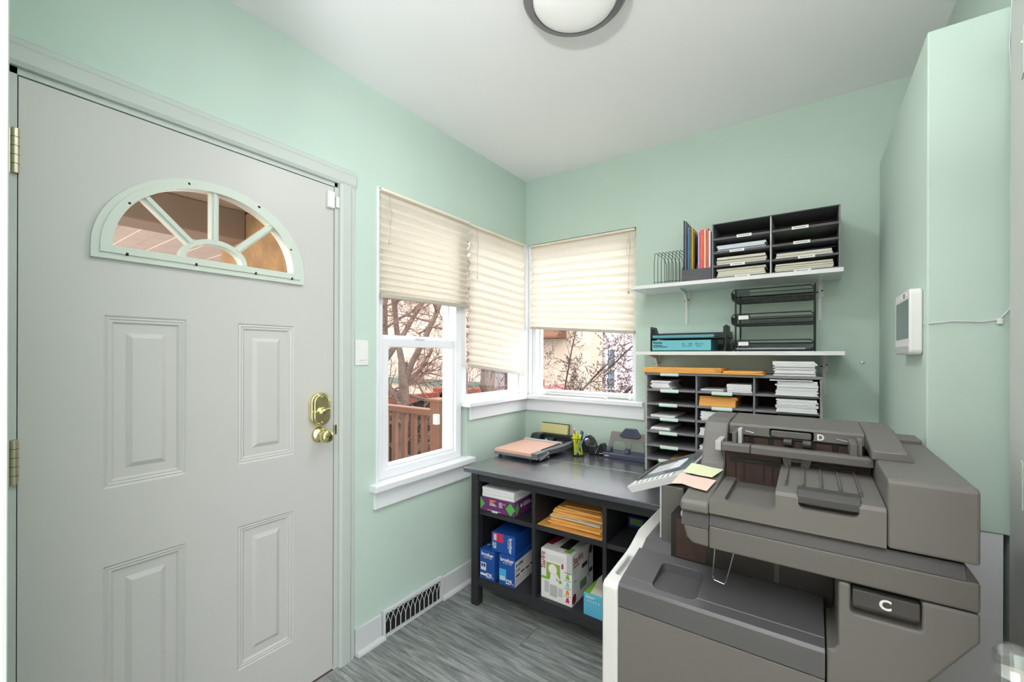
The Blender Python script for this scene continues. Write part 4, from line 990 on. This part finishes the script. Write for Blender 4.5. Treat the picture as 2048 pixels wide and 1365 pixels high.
papers('paper_stack', 'loose teal sheets in the upper black letter tray', .956, 1.262, -.226, -.03, LS + .0708, .014, 4, 'teal_paper', .003, group='teal sheets in letter tray')
# three tier mesh tray
t = thing('mesh_tray_tower', 'black three tier wire mesh tray tower on lower shelf', 'tray', (1.50, -.13, LS))
TX0, TX1 = 1.337, 1.660
def rr3(x0, x1, y0, y1, z, r=.02): return [(p[0], p[1], z) for p in rrect(x0, x1, y0, y1, r, 4)]
for k, zb in enumerate((LS + .006, LS + .130, LS + .246)):
    g = build(MB().tube(rr3(TX0 + .004, TX1 - .004, -.232, -.03, zb), .003, 6, closed=True), 'lower_rim', 'black_metal', t)
    hh = .046
    build(MB().tube([(TX0 + .002, -.235, zb + .004), (TX0, -.237, zb + hh * .7), (TX0 + .012, -.237, zb + hh), (TX1 - .012, -.237, zb + hh), (TX1, -.237, zb + hh * .7), (TX1 - .002, -.235, zb + .004)], .0032, 6), 'front_rim', 'black_metal', t)
    build(MB().tube([(TX0, -.237, zb + hh * .7), (TX0, -.03, zb + hh * .8), (TX1, -.03, zb + hh * .8), (TX1, -.237, zb + hh * .7)], .0028, 6), 'upper_rim', 'black_metal', t)
    build(MB().tube([(TX0 + .004, -.234, zb + hh * .62), (TX1 - .004, -.234, zb + hh * .62)], .002, 5), 'front_wire', 'black_metal', t)
    mm = MB()
    step = .0078
    n = int((TX1 - TX0) / step)
    for i in range(1, n):
        x = TX0 + i * step; mm.box(x - .0011, x + .0011, -.03, -.0292, zb, zb + hh * .8); mm.box(x - .0011, x + .0011, -.232, -.03, zb - .0006, zb + .0002)
    for i in range(1, 6): mm.box(TX0, TX1, -.03, -.0292, zb + i * .0066 - .001, zb + i * .0066 + .001)
    for i in range(1, 26): mm.box(TX0, TX1, -.232 + i * step - .001, -.232 + i * step + .001, zb - .0006, zb + .0002)
    for i in range(1, 26):
        for x in (TX0, TX1): mm.box(x - .0004, x + .0004, -.232 + i * step - .001, -.232 + i * step + .001, zb, zb + hh * .72)
    for i in range(1, 5):
        for x in (TX0, TX1): mm.box(x - .0004, x + .0004, -.232, -.03, zb + i * .0066 - .001, zb + i * .0066 + .001)
    mo = build(mm, 'wire_mesh', 'black_metal', t); mo['kind'] = 'stuff'
    hd = build(B(TX0 + .022, TX0 + .078, -.2405, -.238, zb + hh * .38, zb + hh * .90), 'label_holder', 'black_metal', t)
    if k < 2: build(B(TX0 + .030, TX0 + .072, -.2416, -.2404, zb + hh * .45, zb + hh * .84), 'label_card', 'label_white', hd)
    for x in (TX0 + .014, TX1 - .004): build(MB().lathe([(.005, -.006), (.006, 0), (.005, .006)], (x, -.222, zb - .002 if k else zb + .004), 10), 'clip', 'black_metal', t)
for x in (TX0 + .016, TX1 + .003):
    for y in (-.222, -.05): build(MB().tube([(x, y, LS), (x, y, LS + .298)], .004, 8), 'post', 'black_metal', t)
papers('paper_stack', 'grey printed sheets in the lowest wire mesh tray', 1.352, 1.63, -.226, -.05, LS + .0075, .008, 2, 'paper_blue', .003, group='sheets in the mesh tray')

# ------------------------------------------------------------------ multifunction printer
PR = thing('multifunction_printer', 'large grey multifunction office printer with document feeder', 'printer', (1.54, -1.16, 0))
Y0, Y1 = -1.45, -.88
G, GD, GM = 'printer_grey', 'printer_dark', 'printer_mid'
build(B(1.2415, 1.6715, Y0, Y1, .02, .684), 'paper_drawer_cabinet', G, PR, bevel=.002)
build(B(1.25, 1.74, Y0 + .03, Y1 - .03, 0, .02), 'plinth', 'printer_black', PR)
fc_ = build(MB().prism([(Y0, .015), (Y0, .728), (Y0 + .012, .738), (-1.275, .750), (-1.24, .756), (-1.16, .778), (Y1, .778), (Y1, .015)], 'x', 1.197, 1.240), 'front_cover', 'printer_white', PR)
cut(fc_, MB().prism([(p[0], p[1]) for p in rrect(1.213, 1.26, -1.398, -1.286, .010)], 'z', .724, .80)); addbevel(fc_, .006, 3)
ty = build(MB().prism([(Y0, .6865), (Y0, .738), (Y0 + .006, .745), (Y0 + .030, .752), (Y0 + .032, .7505), (Y0 + .034, .7525), (-1.285, .776), (-1.285, .6865)], 'x', 1.2415, 1.6715), 'output_tray', 'printer_tray', PR)
cut(ty, MB().prism(rrect(1.318, 1.425, -1.428, -1.318, .018), 'z', .745, .9)); addbevel(ty, .003)
build(MB().prism([(-1.318, .75), (-1.285, .762), (-1.225, .785), (-1.12, .788), (Y1, .788), (Y1, .69), (-1.28, .69)], 'x', 1.2415, 1.33), 'tray_riser', 'printer_tray', PR, bevel=.004)
build(B(1.33, 1.69, -1.284, Y1, .6865, .893), 'inner_housing', 'printer_black', PR)
build(B(1.345, 1.42, -1.2855, -1.284, .78, .885), 'inner_guide', 'printer_brown', PR)
build(B(1.575, 1.585, -1.2865, -1.284, .78, .89), 'exit_rib', GD, PR)
# right hand column
col_ = build(MB().prism([(1.674, .02), (1.745, .02), (1.745, .63), (1.885, .842), (1.885, .8895), (1.692, .8895), (1.692, .765), (1.685, .752), (1.674, .752)], 'y', Y0, Y1), 'side_column', G, PR)
cut(col_, MB().prism(rrect(1.711, 1.812, .834, .90, .008), 'y', Y0 - .1, Y0 + .03)); addbevel(col_, .005, 3)
hb = build(B(1.7135, 1.8095, Y0 - .001, Y0 + .025, .852, .883), 'latch_handle', GD, PR, bevel=.002)
text(hb, 'C', .026, (1.7615, Y0 - .0016, .8585), (1, 0, 0), (0, 0, 1), 'letter_white', align='CENTER', bold=.0008)
# scanner unit
prof = [(1.400, .934), (1.408, .906), (1.420, .895), (1.4555, .8925), (1.4555, .934)]
build(MB().prism(prof, 'y', Y0 + .002, Y1), 'scanner_corner', GM, PR, bevel=.004)
build(B(1.4565, 1.885, Y0, Y1, .8925, .944), 'scanner_body', GM, PR, bevel=.004)
build(MB().prism([(Y0 + .001, .9345), (Y0 + .014, .965), (Y1, .965), (Y1, .9345)], 'x', 1.396, 1.455), 'scanner_shade_band', GD, PR)  # same plastic as the body; chamfer shade put into a darker grey
bd = build(MB().prism([(Y0 + .001, .9445), (Y0 + .013, .968), (Y1, .968), (Y1, .9445)], 'x', 1.457, 1.868), 'scanner_shade_band', GD, PR)
build(MB().prism([(1.868, .9445), (1.884, .9445), (1.868, .968)], 'y', Y0 + .004, Y1), 'scanner_shade_band', GD, PR)
build(MB().lathe([(.014, 0), (.014, .05)], (1.404, -1.43, .952), 16, 'y'), 'hinge_roll', 'printer_light', PR, smooth=True)
# feeder base
fb = build(MB().prism([(Y0, .973), (Y0, 1.040), (Y0 + .006, 1.047), (-1.12, 1.058), (-1.12, .973)], 'x', 1.457, 1.7635), 'feeder_base', G, PR)
cc = MB().prism(rrect(1.43, 1.586, 1.003, 1.2, .012), 'y', -1.6, -1.20)
cut(fb, cc)
cut(fb, MB().prism(rrect(1.484, 1.584, -1.428, -1.21, .015), 'z', .990, 1.2))
cut(fb, MB().prism(rrect(1.626, 1.724, 1.020, 1.2, .012), 'y', -1.6, -1.408)); addbevel(fb, .003)
build(MB().prism([(Y0 + .002, 1.030), (Y0 + .002, 1.045), (Y0 + .014, 1.056), (-1.412, 1.058), (-1.412, 1.046)], 'x', 1.6235, 1.727), 'lift_handle', GD, PR, bevel=.002)
for k in range(5): build(B(1.60 + k * .032, 1.603 + k * .032, -1.40, -1.13, 1.049, 1.0595), 'output_rib', GM, PR)
# end caps and top cover
EC = [(Y0, .968), (Y0, .987), (Y0 + .008, .994), (-1.36, 1.002), (-1.26, 1.012), (-1.215, 1.035), (-1.175, 1.115), (-1.155, 1.140), (-1.11, 1.149), (-.97, 1.149), (Y1, 1.11), (Y1, .968)]
build(MB().prism(EC, 'x', 1.394, 1.4555), 'feeder_end_cap', G, PR, bevel=.005)
RB = [(Y0, .974), (Y0, 1.099), (Y0 + .008, 1.105), (-1.0, 1.108), (Y1, 1.09), (Y1, .974)]
rb = build(MB().prism(RB, 'x', 1.765, 1.885), 'feeder_end_block', G, PR, bevel=.010, seg=3)
ST = [(-1.28, 1.104), (-1.28, 1.126), (-1.10, 1.149), (-.97, 1.150), (-.90, 1.104)]
vs = [(1.757 if i not in (0, 1) else 1.757, *p) for i, p in enumerate(ST)] + [(1.828 - (.012 if p[1] > 1.11 else 0), *p) for p in ST]
n = len(ST)
build(MB().add(vs, [tuple(range(n)), tuple(range(2*n-1, n-1, -1))] + [(i, (i+1) % n, n + (i+1) % n, n + i) for i in range(n)]), 'feeder_end_step', G, PR, bevel=.004)
build(MB().prism([(-1.02, 1.106), (-1.02, 1.118), (-.93, 1.118), (-.90, 1.106)], 'x', 1.828, 1.88), 'hinge_cover', G, PR, bevel=.003)
TC = [(-1.15, 1.110), (-1.15, 1.136), (-1.145, 1.141), (-.97, 1.150), (Y1, 1.11), (Y1, .97), (-1.00, .97), (-1.00, 1.11)]
tc_ = build(MB().prism(TC, 'x', 1.4565, 1.7565), 'feeder_top_cover', G, PR)
cut(tc_, MB().prism(rrect(1.555, 1.652, 1.112, 1.134, .006), 'y', -1.3, -1.135)); addbevel(tc_, .002)
build(MB().prism(rrect(1.558, 1.649, 1.113, 1.1305, .005), 'y', -1.153, -1.128), 'cover_latch', GM, PR, bevel=.002)
text(tc_, 'D', .021, (1.668, -1.1506, 1.1155), (1, 0, 0), (0, 0, 1), 'letter_white', align='CENTER', bold=.0007)
build(B(1.4565, 1.7565, -1.14, -1.125, 1.06, 1.11), 'feed_throat', 'printer_black', PR)
for k in range(6): build(B(1.47 + k * .047, 1.505 + k * .047, -1.146, -1.14, 1.066 + .002 * (k % 2), 1.104), 'guide_plate', 'printer_brown', PR, bevel=.001)
for x in (1.588, 1.63): build(MB().lathe([(.010, 0), (.010, .018)], (x, -1.152, 1.102), 14, 'x'), 'pickup_roller', GD, PR, smooth=True)
# sloping input tray with guides
TB = [(-1.255, 1.080), (-1.255, 1.098), (-1.247, 1.102), (-1.150, 1.088), (-1.150, 1.080)]
build(MB().prism(TB, 'x', 1.520, 1.7635), 'input_tray', GM, PR, bevel=.002)
build(MB().prism([(p[0] - .003, p[1] + .001) for p in TB], 'x', 1.452, 1.519), 'tray_wing', GM, PR, bevel=.002)
build(B(1.437, 1.4515, -1.258, -1.165, 1.080, 1.105), 'tray_side_bar', 'printer_light', PR, bevel=.002)
for x0_, w_ in ((1.476, .010), (1.722, .014)):
    gd = build(B(x0_, x0_ + w_, -1.242, -1.172, 1.098, 1.130), 'paper_guide', GM, PR, bevel=.002)
    build(B(x0_ + w_ + .001, x0_ + w_ + .010, -1.222, -1.19, 1.098, 1.137), 'guide_fin', 'printer_light' if x0_ < 1.6 else G, gd, bevel=.001)
for x0_, x1_ in ((1.50, 1.52), (1.70, 1.722)): build(MB().tube([(x0_, -1.175, 1.126), (x1_, -1.175, 1.122)], .0012, 5), 'guide_wire', 'steel', PR)
build(B(1.4575, 1.585, -1.2135, -1.2108, .994, 1.079), 'exit_cavity', 'printer_brown', PR); build(B(1.588, 1.7625, -1.2135, -1.2108, 1.0535, 1.079), 'exit_cavity', 'printer_brown', PR)
build(B(1.47, 1.583, -1.2165, -1.2137, 1.047, 1.058), 'exit_slot', 'printer_black', PR, bevel=.001); build(B(1.645, 1.752, -1.2165, -1.2137, 1.060, 1.068), 'exit_slot', 'printer_black', PR, bevel=.001)
for x in (1.480, 1.500, 1.545, 1.565, 1.665, 1.700, 1.735): build(B(x, x + .003, -1.2165, -1.2137, 1.003 if x < 1.58 else 1.054, 1.046 if x < 1.58 else 1.060), 'cavity_rib', 'printer_black', PR)
build(MB().tube([(1.505, -1.2175, 1.0525), (1.545, -1.2175, 1.0525)], .0010, 5), 'exit_shaft', 'steel', PR)
sp = build(MB().prism([(1.585, 1.082), (1.652, 1.082), (1.641, 1.046), (1.627, 1.046), (1.627, 1.066), (1.607, 1.066), (1.607, 1.046), (1.596, 1.046)], 'y', -1.226, -1.221), 'tray_support', G, PR, bevel=.001)
build(B(1.608, 1.628, -1.2275, -1.2255, 1.071, 1.078), 'support_tab', GD, sp)
build(MB().lathe([(.003, 0), (.003, .24)], (1.49, -1.17, 1.072), 8, 'x'), 'exit_shaft', 'steel', PR)
build(B(1.48, 1.74, -1.165, -1.12, 1.058, 1.062), 'exit_slot', 'printer_black', PR)
# control panel on its column
nk = build(B(1.282, 1.345, -1.205, -1.05, .78, .945), 'panel_column', GM, PR, bevel=.003)
build(B(1.276, 1.2815, -1.203, -1.06, .775, .945), 'column_strip', 'printer_light', PR, bevel=.001)
for k in range(5): build(B(1.2745, 1.2765, -1.203, -1.16, .805 + k * .006, .808 + k * .006), 'column_rib', GD, PR)
build(B(1.342, 1.394, -1.17, -.90, .80, .99), 'panel_arm', GD, PR)
pn = build(MB().prism([(1.174, .920), (1.350, .993), (1.356, .972), (1.19, .902)], 'y', -1.205, -.872), 'control_panel', 'panel_grey', PR, bevel=.002)
def onp(a, b, y0, y1, h0, h1):
    """slab lying on the tilted panel, a,b = distance from the low edge"""
    dx, dz = 1.350 - 1.174, .993 - .920; L = math.hypot(dx, dz); ux, uz = dx / L, dz / L; nx, nz = -uz, ux
    P = lambda s, h: (1.174 + ux * s + nx * h, .920 + uz * s + nz * h)
    return MB().prism([P(a, h0), P(b, h0), P(b, h1), P(a, h1)], 'y', y0, y1)
build(onp(.012, .182, -.888, -.880, 0, .006), 'bezel_rail', GM, pn, bevel=.001); build(onp(.012, .020, -1.145, -.888, 0, .006), 'bezel_rail', GM, pn, bevel=.001)
build(onp(.024, .180, -1.14, -.892, .0, .0012), 'touch_screen', 'screen_dark', pn)
build(onp(.03, .14, -1.08, -.95, .0012, .0016), 'screen_window', 'panel_grey', pn); build(onp(.10, .135, -1.07, -.93, .0016, .002), 'screen_button', 'paper_blue', pn)
for k in range(8): build(onp(.016 + k * .017, .026 + k * .017, -1.192, -1.172 + .003 * (k % 2), 0, .0015), 'key', 'label_white', pn); 
for k in range(8): build(onp(.0275 + k * .017, .0295 + k * .017, -1.194, -1.160, 0, .0008), 'key_gap', GD, pn)
# wire paper stop
build(MB().tube([(1.457, -1.36, .893), (1.4495, -1.36, .79), (1.453, -1.36, .780), (1.475, -1.36, .776), (1.480, -1.36, .784), (1.504, -1.36, .893)], .0013, 6), 'paper_stop_wire', 'steel', PR)
# sticky notes
def note(name, pts, m_, lab):
    """pts: 2 x n rows of points (bent sheet)"""
    n = len(pts[0]); vs = [p for r in pts for p in r] + [(p[0], p[1], p[2] - .0004) for r in pts for p in r]; fs = []
    k = 2 * n
    for i in range(n - 1): fs += [(i, i + 1, n + i + 1, n + i), (k + n + i, k + n + i + 1, k + i + 1, k + i), (i, k + i, k + i + 1, i + 1), (n + i, n + i + 1, k + n + i + 1, k + n + i)]
    fs += [(0, n, k + n, k), (n - 1, k + n - 1, k + 2*n - 1, 2*n - 1)]
    o = build(MB().add(vs, fs), name, m_); tag(o, lab, 'note')
note('sticky_note', [[(1.360, -1.28, 1.013), (1.385, -1.29, 1.0155), (1.412, -1.295, 1.015), (1.436, -1.295, 1.015)], [(1.371, -1.222, 1.028), (1.397, -1.232, 1.0285), (1.428, -1.24, 1.027), (1.456, -1.243, 1.027)]], 'sticky_green', 'pale green sticky note on printer control panel edge')
note('sticky_note', [[(1.352, -1.37, 1.003), (1.380, -1.375, 1.0085), (1.412, -1.385, 1.006), (1.441, -1.39, 1.005)], [(1.359, -1.30, 1.0155), (1.388, -1.305, 1.014), (1.42, -1.305, 1.013), (1.449, -1.31, 1.0125)]], 'sticky_pink', 'pale pink sticky note on printer feeder corner')
# ------------------------------------------------------------------ outdoors
g = build(MB().box(-14, -.14, -6, 14, -.72, -.62).box(-.14, 8, .14, 14, -.72, -.62), 'ground', 'soil'); g['kind'] = 'structure'
# porch beside the front door
pd = struct('porch_deck', (-.9, -1.6, -.1))
for k in range(12): build(B(-1.9 + k * .146, -1.9 + k * .146 + .140, -3.0, -.32, -.09, -.05), 'deck_board', 'deck_brown', pd)
pc = build(B(-1.7, -.141, -3.0, -1.02, 2.21, 2.25), 'porch_ceiling', 'folder_peach'); pc['kind'] = 'structure'
pc.data.materials[0] = MATS['stucco_cream']
bm_ = build(B(-1.42, -1.2, -3.0, -1.32, 2.03, 2.209), 'porch_beam', 'beam_taupe', bevel=.006); tag(bm_, 'taupe porch beam seen through the fan window of the door', 'beam')
pl_ = build(B(-1.58, -.62, -1.318, -1.06, -.05, 2.209), 'stucco_pillar', 'stucco_brown', bevel=.02); tag(pl_, 'rough brown stucco porch pillar seen through fan window', 'pillar')
cr_ = thing('board_soffit', 'pale board porch soffit seen low through the fan window', 'soffit', (-3.6, -2, 2.3))
for k in range(28):
    y = -3.6 + k * .118
    build(B(-6.0, -1.44, y, y + .113, 2.30 + .004 * (k % 2), 2.32), 'soffit_board', 'board_pale', cr_)
# porch railing
r = thing('porch_railing', 'brown wooden porch railing outside the tall window', 'railing', (-1.1, -.40, -.05))
build(B(-2.2, -.50, -.435, -.365, .905, .950), 'top_rail', 'deck_brown', r, bevel=.005); build(B(-2.2, -.50, -.42, -.38, .05, .09), 'bottom_rail', 'deck_brown', r, bevel=.003)
for k in range(15): build(B(-.62 - k * .105, -.585 - k * .105, -.418, -.382, .09, .905), 'baluster', 'deck_brown', r, bevel=.003)
build(B(-.50, -.41, -.445, -.355, -.05, 1.01), 'post', 'deck_brown', r, bevel=.004); build(B(-.515, -.395, -.46, -.34, 1.01, 1.03), 'post_cap', 'deck_brown', r, bevel=.004)
build(B(-.44, -.40, -.475, -.445, .86, .93), 'hose_bracket', 'plastic_white', r, bevel=.004)
# red fence
f = thing('garden_fence', 'low red stained garden fence beyond the porch railing', 'fence', (-3, 2.5, -.6))
build(B(-3.05, -2.95, -1.0, 5.2, .66, .76), 'top_rail', 'fence_red', f, bevel=.008)
for k in range(42): build(B(-3.02, -2.995, -1.0 + k * .148, -1.0 + k * .148 + .140, -.6, .66), 'plank', 'fence_dark', f)
for k in range(5): build(B(-3.09, -2.99 + .04, -.9 + k * 1.5, -.8 + k * 1.5, -.6, .82), 'post', 'fence_red', f, bevel=.006)
# neighbouring house
h = thing('neighbour_house', 'cream stucco house across the yard behind branches', 'house', (-4, 6.5, -.62))
build(B(-11, -1.98, 6.0, 9, -.62, 3.6), 'front_wall', 'stucco_cream', h); build(B(-1.978, 2.4, 6.02, 9, -.62, 3.6), 'wing_wall', 'stucco_lilac', h)  # wing wall: shade on the house put into a lilac colour
build(MB().prism([(5.55, 1.70), (5.55, 1.76), (6.0, 1.98), (6.0, 1.70)], 'x', -3.75, -2.85), 'awning', 'roof_brown', h, bevel=.01)
build(B(-11.3, 2.6, 5.6, 9.2, 3.6, 3.75), 'eave', 'roof_brown', h)
w_ = build(MB().ring([(-1.90, .60), (-1.66, .60), (-1.66, 1.48), (-1.90, 1.48)], [(-1.86, .64), (-1.70, .64), (-1.70, 1.44), (-1.86, 1.44)], 'y', 5.96, 6.03), 'window', 'upvc', h)
build(B(-1.86, -1.70, 5.99, 6.0, .64, 1.44), 'pane', 'screen_dark', w_); build(B(-1.86, -1.70, 5.97, 6.01, 1.02, 1.06), 'meeting_rail', 'upvc', w_)
build(B(-11, -4.6, 5.9, 6.0, .48, .62), 'belt_course', 'teal_trim', h)
s = thing('garden_shed', 'small red roofed garden shed beyond the back window', 'shed', (-2.6, 4.6, -.62))
build(B(-2.85, -2.05, 4.2, 5.0, -.62, .50), 'walls', 'teal_trim', s); build(MB().prism([(-2.93, .50), (-2.45, .74), (-1.95, .50), (-1.95, .46), (-2.45, .68), (-2.93, .46)], 'y', 4.1, 5.1), 'roof', 'car_red', s)
pb = build(B(-1.02, -.88, 4.2, 4.34, -.62, .62), 'gate_post', 'deck_brown', bevel=.01); tag(pb, 'short orange brown gate post beyond the back window', 'post')
gw = build(B(-2.05, -1.85, 2.3, 2.68, -.62, 1.6), 'garden_wall', 'stucco_lilac'); tag(gw, 'grey stucco pier beside trunks seen through narrow corner window', 'pier')

# bare trees
def tree(label, base, segs, seed, levels=4, spread=.75, L0=.8, n_child=(3, 5), bud=True, twig_m='twig', bark_m='bark', bud_size=.012, rmin=.0022, up=.12):
    rnd = random.Random(seed)
    t = thing('bare_tree', label, 'tree', base)
    big, small, buds = MB(), MB(), MB()
    def rv(): return Vector((rnd.uniform(-1, 1), rnd.uniform(-1, 1), rnd.uniform(-1, 1)))
    def grow(p, d, L, r, lev):
        pts, n = [p.copy()], 4
        for i in range(n):
            d = (d + rv() * .22 + Vector((0, 0, up * .25))).normalized(); pts.append(pts[-1] + d * (L / n))
        r1 = max(r * .55, rmin * .7)
        rad = [r + (r1 - r) * i / n for i in range(n + 1)]
        (big if r > .018 else small).tube(pts, rad, 7 if r > .03 else 5 if r > .01 else 3)
        if lev == 0:
            if bud:
                for q in (pts[-1], pts[2], pts[3]):
                    b = q + rv() * .01; e = (d + rv() * .5).normalized() * bud_size; a = e.orthogonal().normalized() * bud_size * .34; c_ = e.cross(a).normalized() * bud_size * .34
                    buds.add([b, b + e * .5 + a, b + e * .5 + c_, b + e * .5 - a, b + e * .5 - c_, b + e * 1.3], [(0, 2, 1), (0, 3, 2), (0, 4, 3), (0, 1, 4), (5, 1, 2), (5, 2, 3), (5, 3, 4), (5, 4, 1)])
            return
        for _ in range(rnd.randint(*n_child)):
            k = rnd.uniform(.35, 1) * n; i = min(int(k), n - 1); q = pts[i].lerp(pts[i + 1], k - i)
            dd = (d + rv() * spread * 1.5).normalized()
            grow(q, dd, L * rnd.uniform(.55, .8), max(rad[i] * .6, rmin), lev - 1)
    for (p0, p1, r0, r1, subs) in segs:
        p0, p1 = Vector(p0), Vector(p1); n = 6; pts = [p0.lerp(p1, i / n) + (rv() * r0 * .7 if 0 < i < n else Vector()) for i in range(n + 1)]
        rad = [r0 + (r1 - r0) * i / n for i in range(n + 1)]; big.tube(pts, rad, 9)
        for _ in range(subs):
            k = rnd.uniform(.3, 1) * n; i = min(int(k), n - 1); q = pts[i].lerp(pts[i + 1], k - i)
            grow(q, ((p1 - p0).normalized() * .5 + rv() * .9 + Vector((0, 0, .2))).normalized(), L0 * rnd.uniform(.6, 1.1), rad[i] * .5, levels)
    build(big, 'trunk', bark_m, t, smooth=True, ang=60)
    if small.v: o = build(small, 'twigs', twig_m, t); o['kind'] = 'stuff'
    if buds.v: o = build(buds, 'buds', 'bud', t); o['kind'] = 'stuff'
    return t
tree('thick grey trunk tree left behind the porch railing', (-1.75, .30, -.62), [((-1.75, .30, -.62), (-1.80, .42, 1.25), .075, .05, 3), ((-1.80, .42, 1.2), (-2.2, .5, 2.6), .035, .015, 12), ((-1.78, .40, 1.0), (-1.2, .75, 2.5), .035, .015, 12), ((-1.76, .36, .8), (-2.6, .1, 1.9), .03, .012, 6)], 3, 3, L0=.55, n_child=(3, 5))
tree('leaning forked tree behind the right end of porch railing', (-1.15, .75, -.62), [((-.95, .62, -.62), (-1.62, .98, 1.35), .065, .045, 4), ((-1.60, .97, 1.25), (-2.0, 1.1, 2.7), .045, .02, 6), ((-1.45, 1.35, -.62), (-1.40, 1.30, 1.3), .075, .055, 3), ((-1.40, 1.30, 1.3), (-1.1, 1.5, 2.8), .05, .02, 6)], 11, 3, L0=.75)
tree('twin trunk tree seen through the narrow corner window', (-1.48, 1.6, -.62), [((-1.48, 1.55, -.62), (-1.55, 1.62, 1.5), .06, .045, 3), ((-1.42, 1.75, -.62), (-1.50, 1.80, 1.6), .045, .035, 3), ((-1.5, 1.6, 1.3), (-1.9, 1.9, 2.7), .04, .02, 4), ((-1.60, 1.35, -.62), (-2.3, 1.9, 1.5), .022, .014, 3)], 21, 3, L0=.7)
tree('budding shrub tree branching across the back window', (-1.1, 1.42, -.62), [((-1.1, 1.42, -.62), (-.78, 1.5, .55), .030, .02, 2), ((-.78, 1.5, .55), (-.55, 1.55, .75), .018, .014, 4), ((-.6, 1.55, .7), (.0, 1.5, 1.25), .013, .008, 9), ((-.55, 1.55, .75), (-.40, 1.6, 1.7), .010, .006, 4), ((-.6, 1.55, .55), (.35, 1.45, .95), .012, .007, 10), ((-.05, 1.5, 1.15), (.5, 1.55, 1.65), .009, .006, 7), ((.15, 1.5, .95), (.62, 1.5, 1.35), .008, .005, 7), ((-.7, 1.5, .5), (.1, 1.5, .72), .009, .005, 4)], 5, 3, spread=.9, L0=.30, twig_m='bark_dark', bark_m='bark_dark', bud_size=.020, rmin=.0026, n_child=(2, 3))
tree('dense reddish twiggy tree filling the top of tall window', (-3.6, 1.6, -.62), [((-3.6, 1.6, -.62), (-3.5, 1.5, 1.3), .09, .06, 3), ((-3.5, 1.5, 1.3), (-3.1, 1.3, 2.8), .05, .02, 7), ((-3.5, 1.5, 1.2), (-3.9, 1.9, 2.8), .05, .02, 7), ((-3.5, 1.5, 1.2), (-3.0, 2.2, 2.6), .05, .02, 7)], 31, 3, L0=.85, n_child=(4, 5))
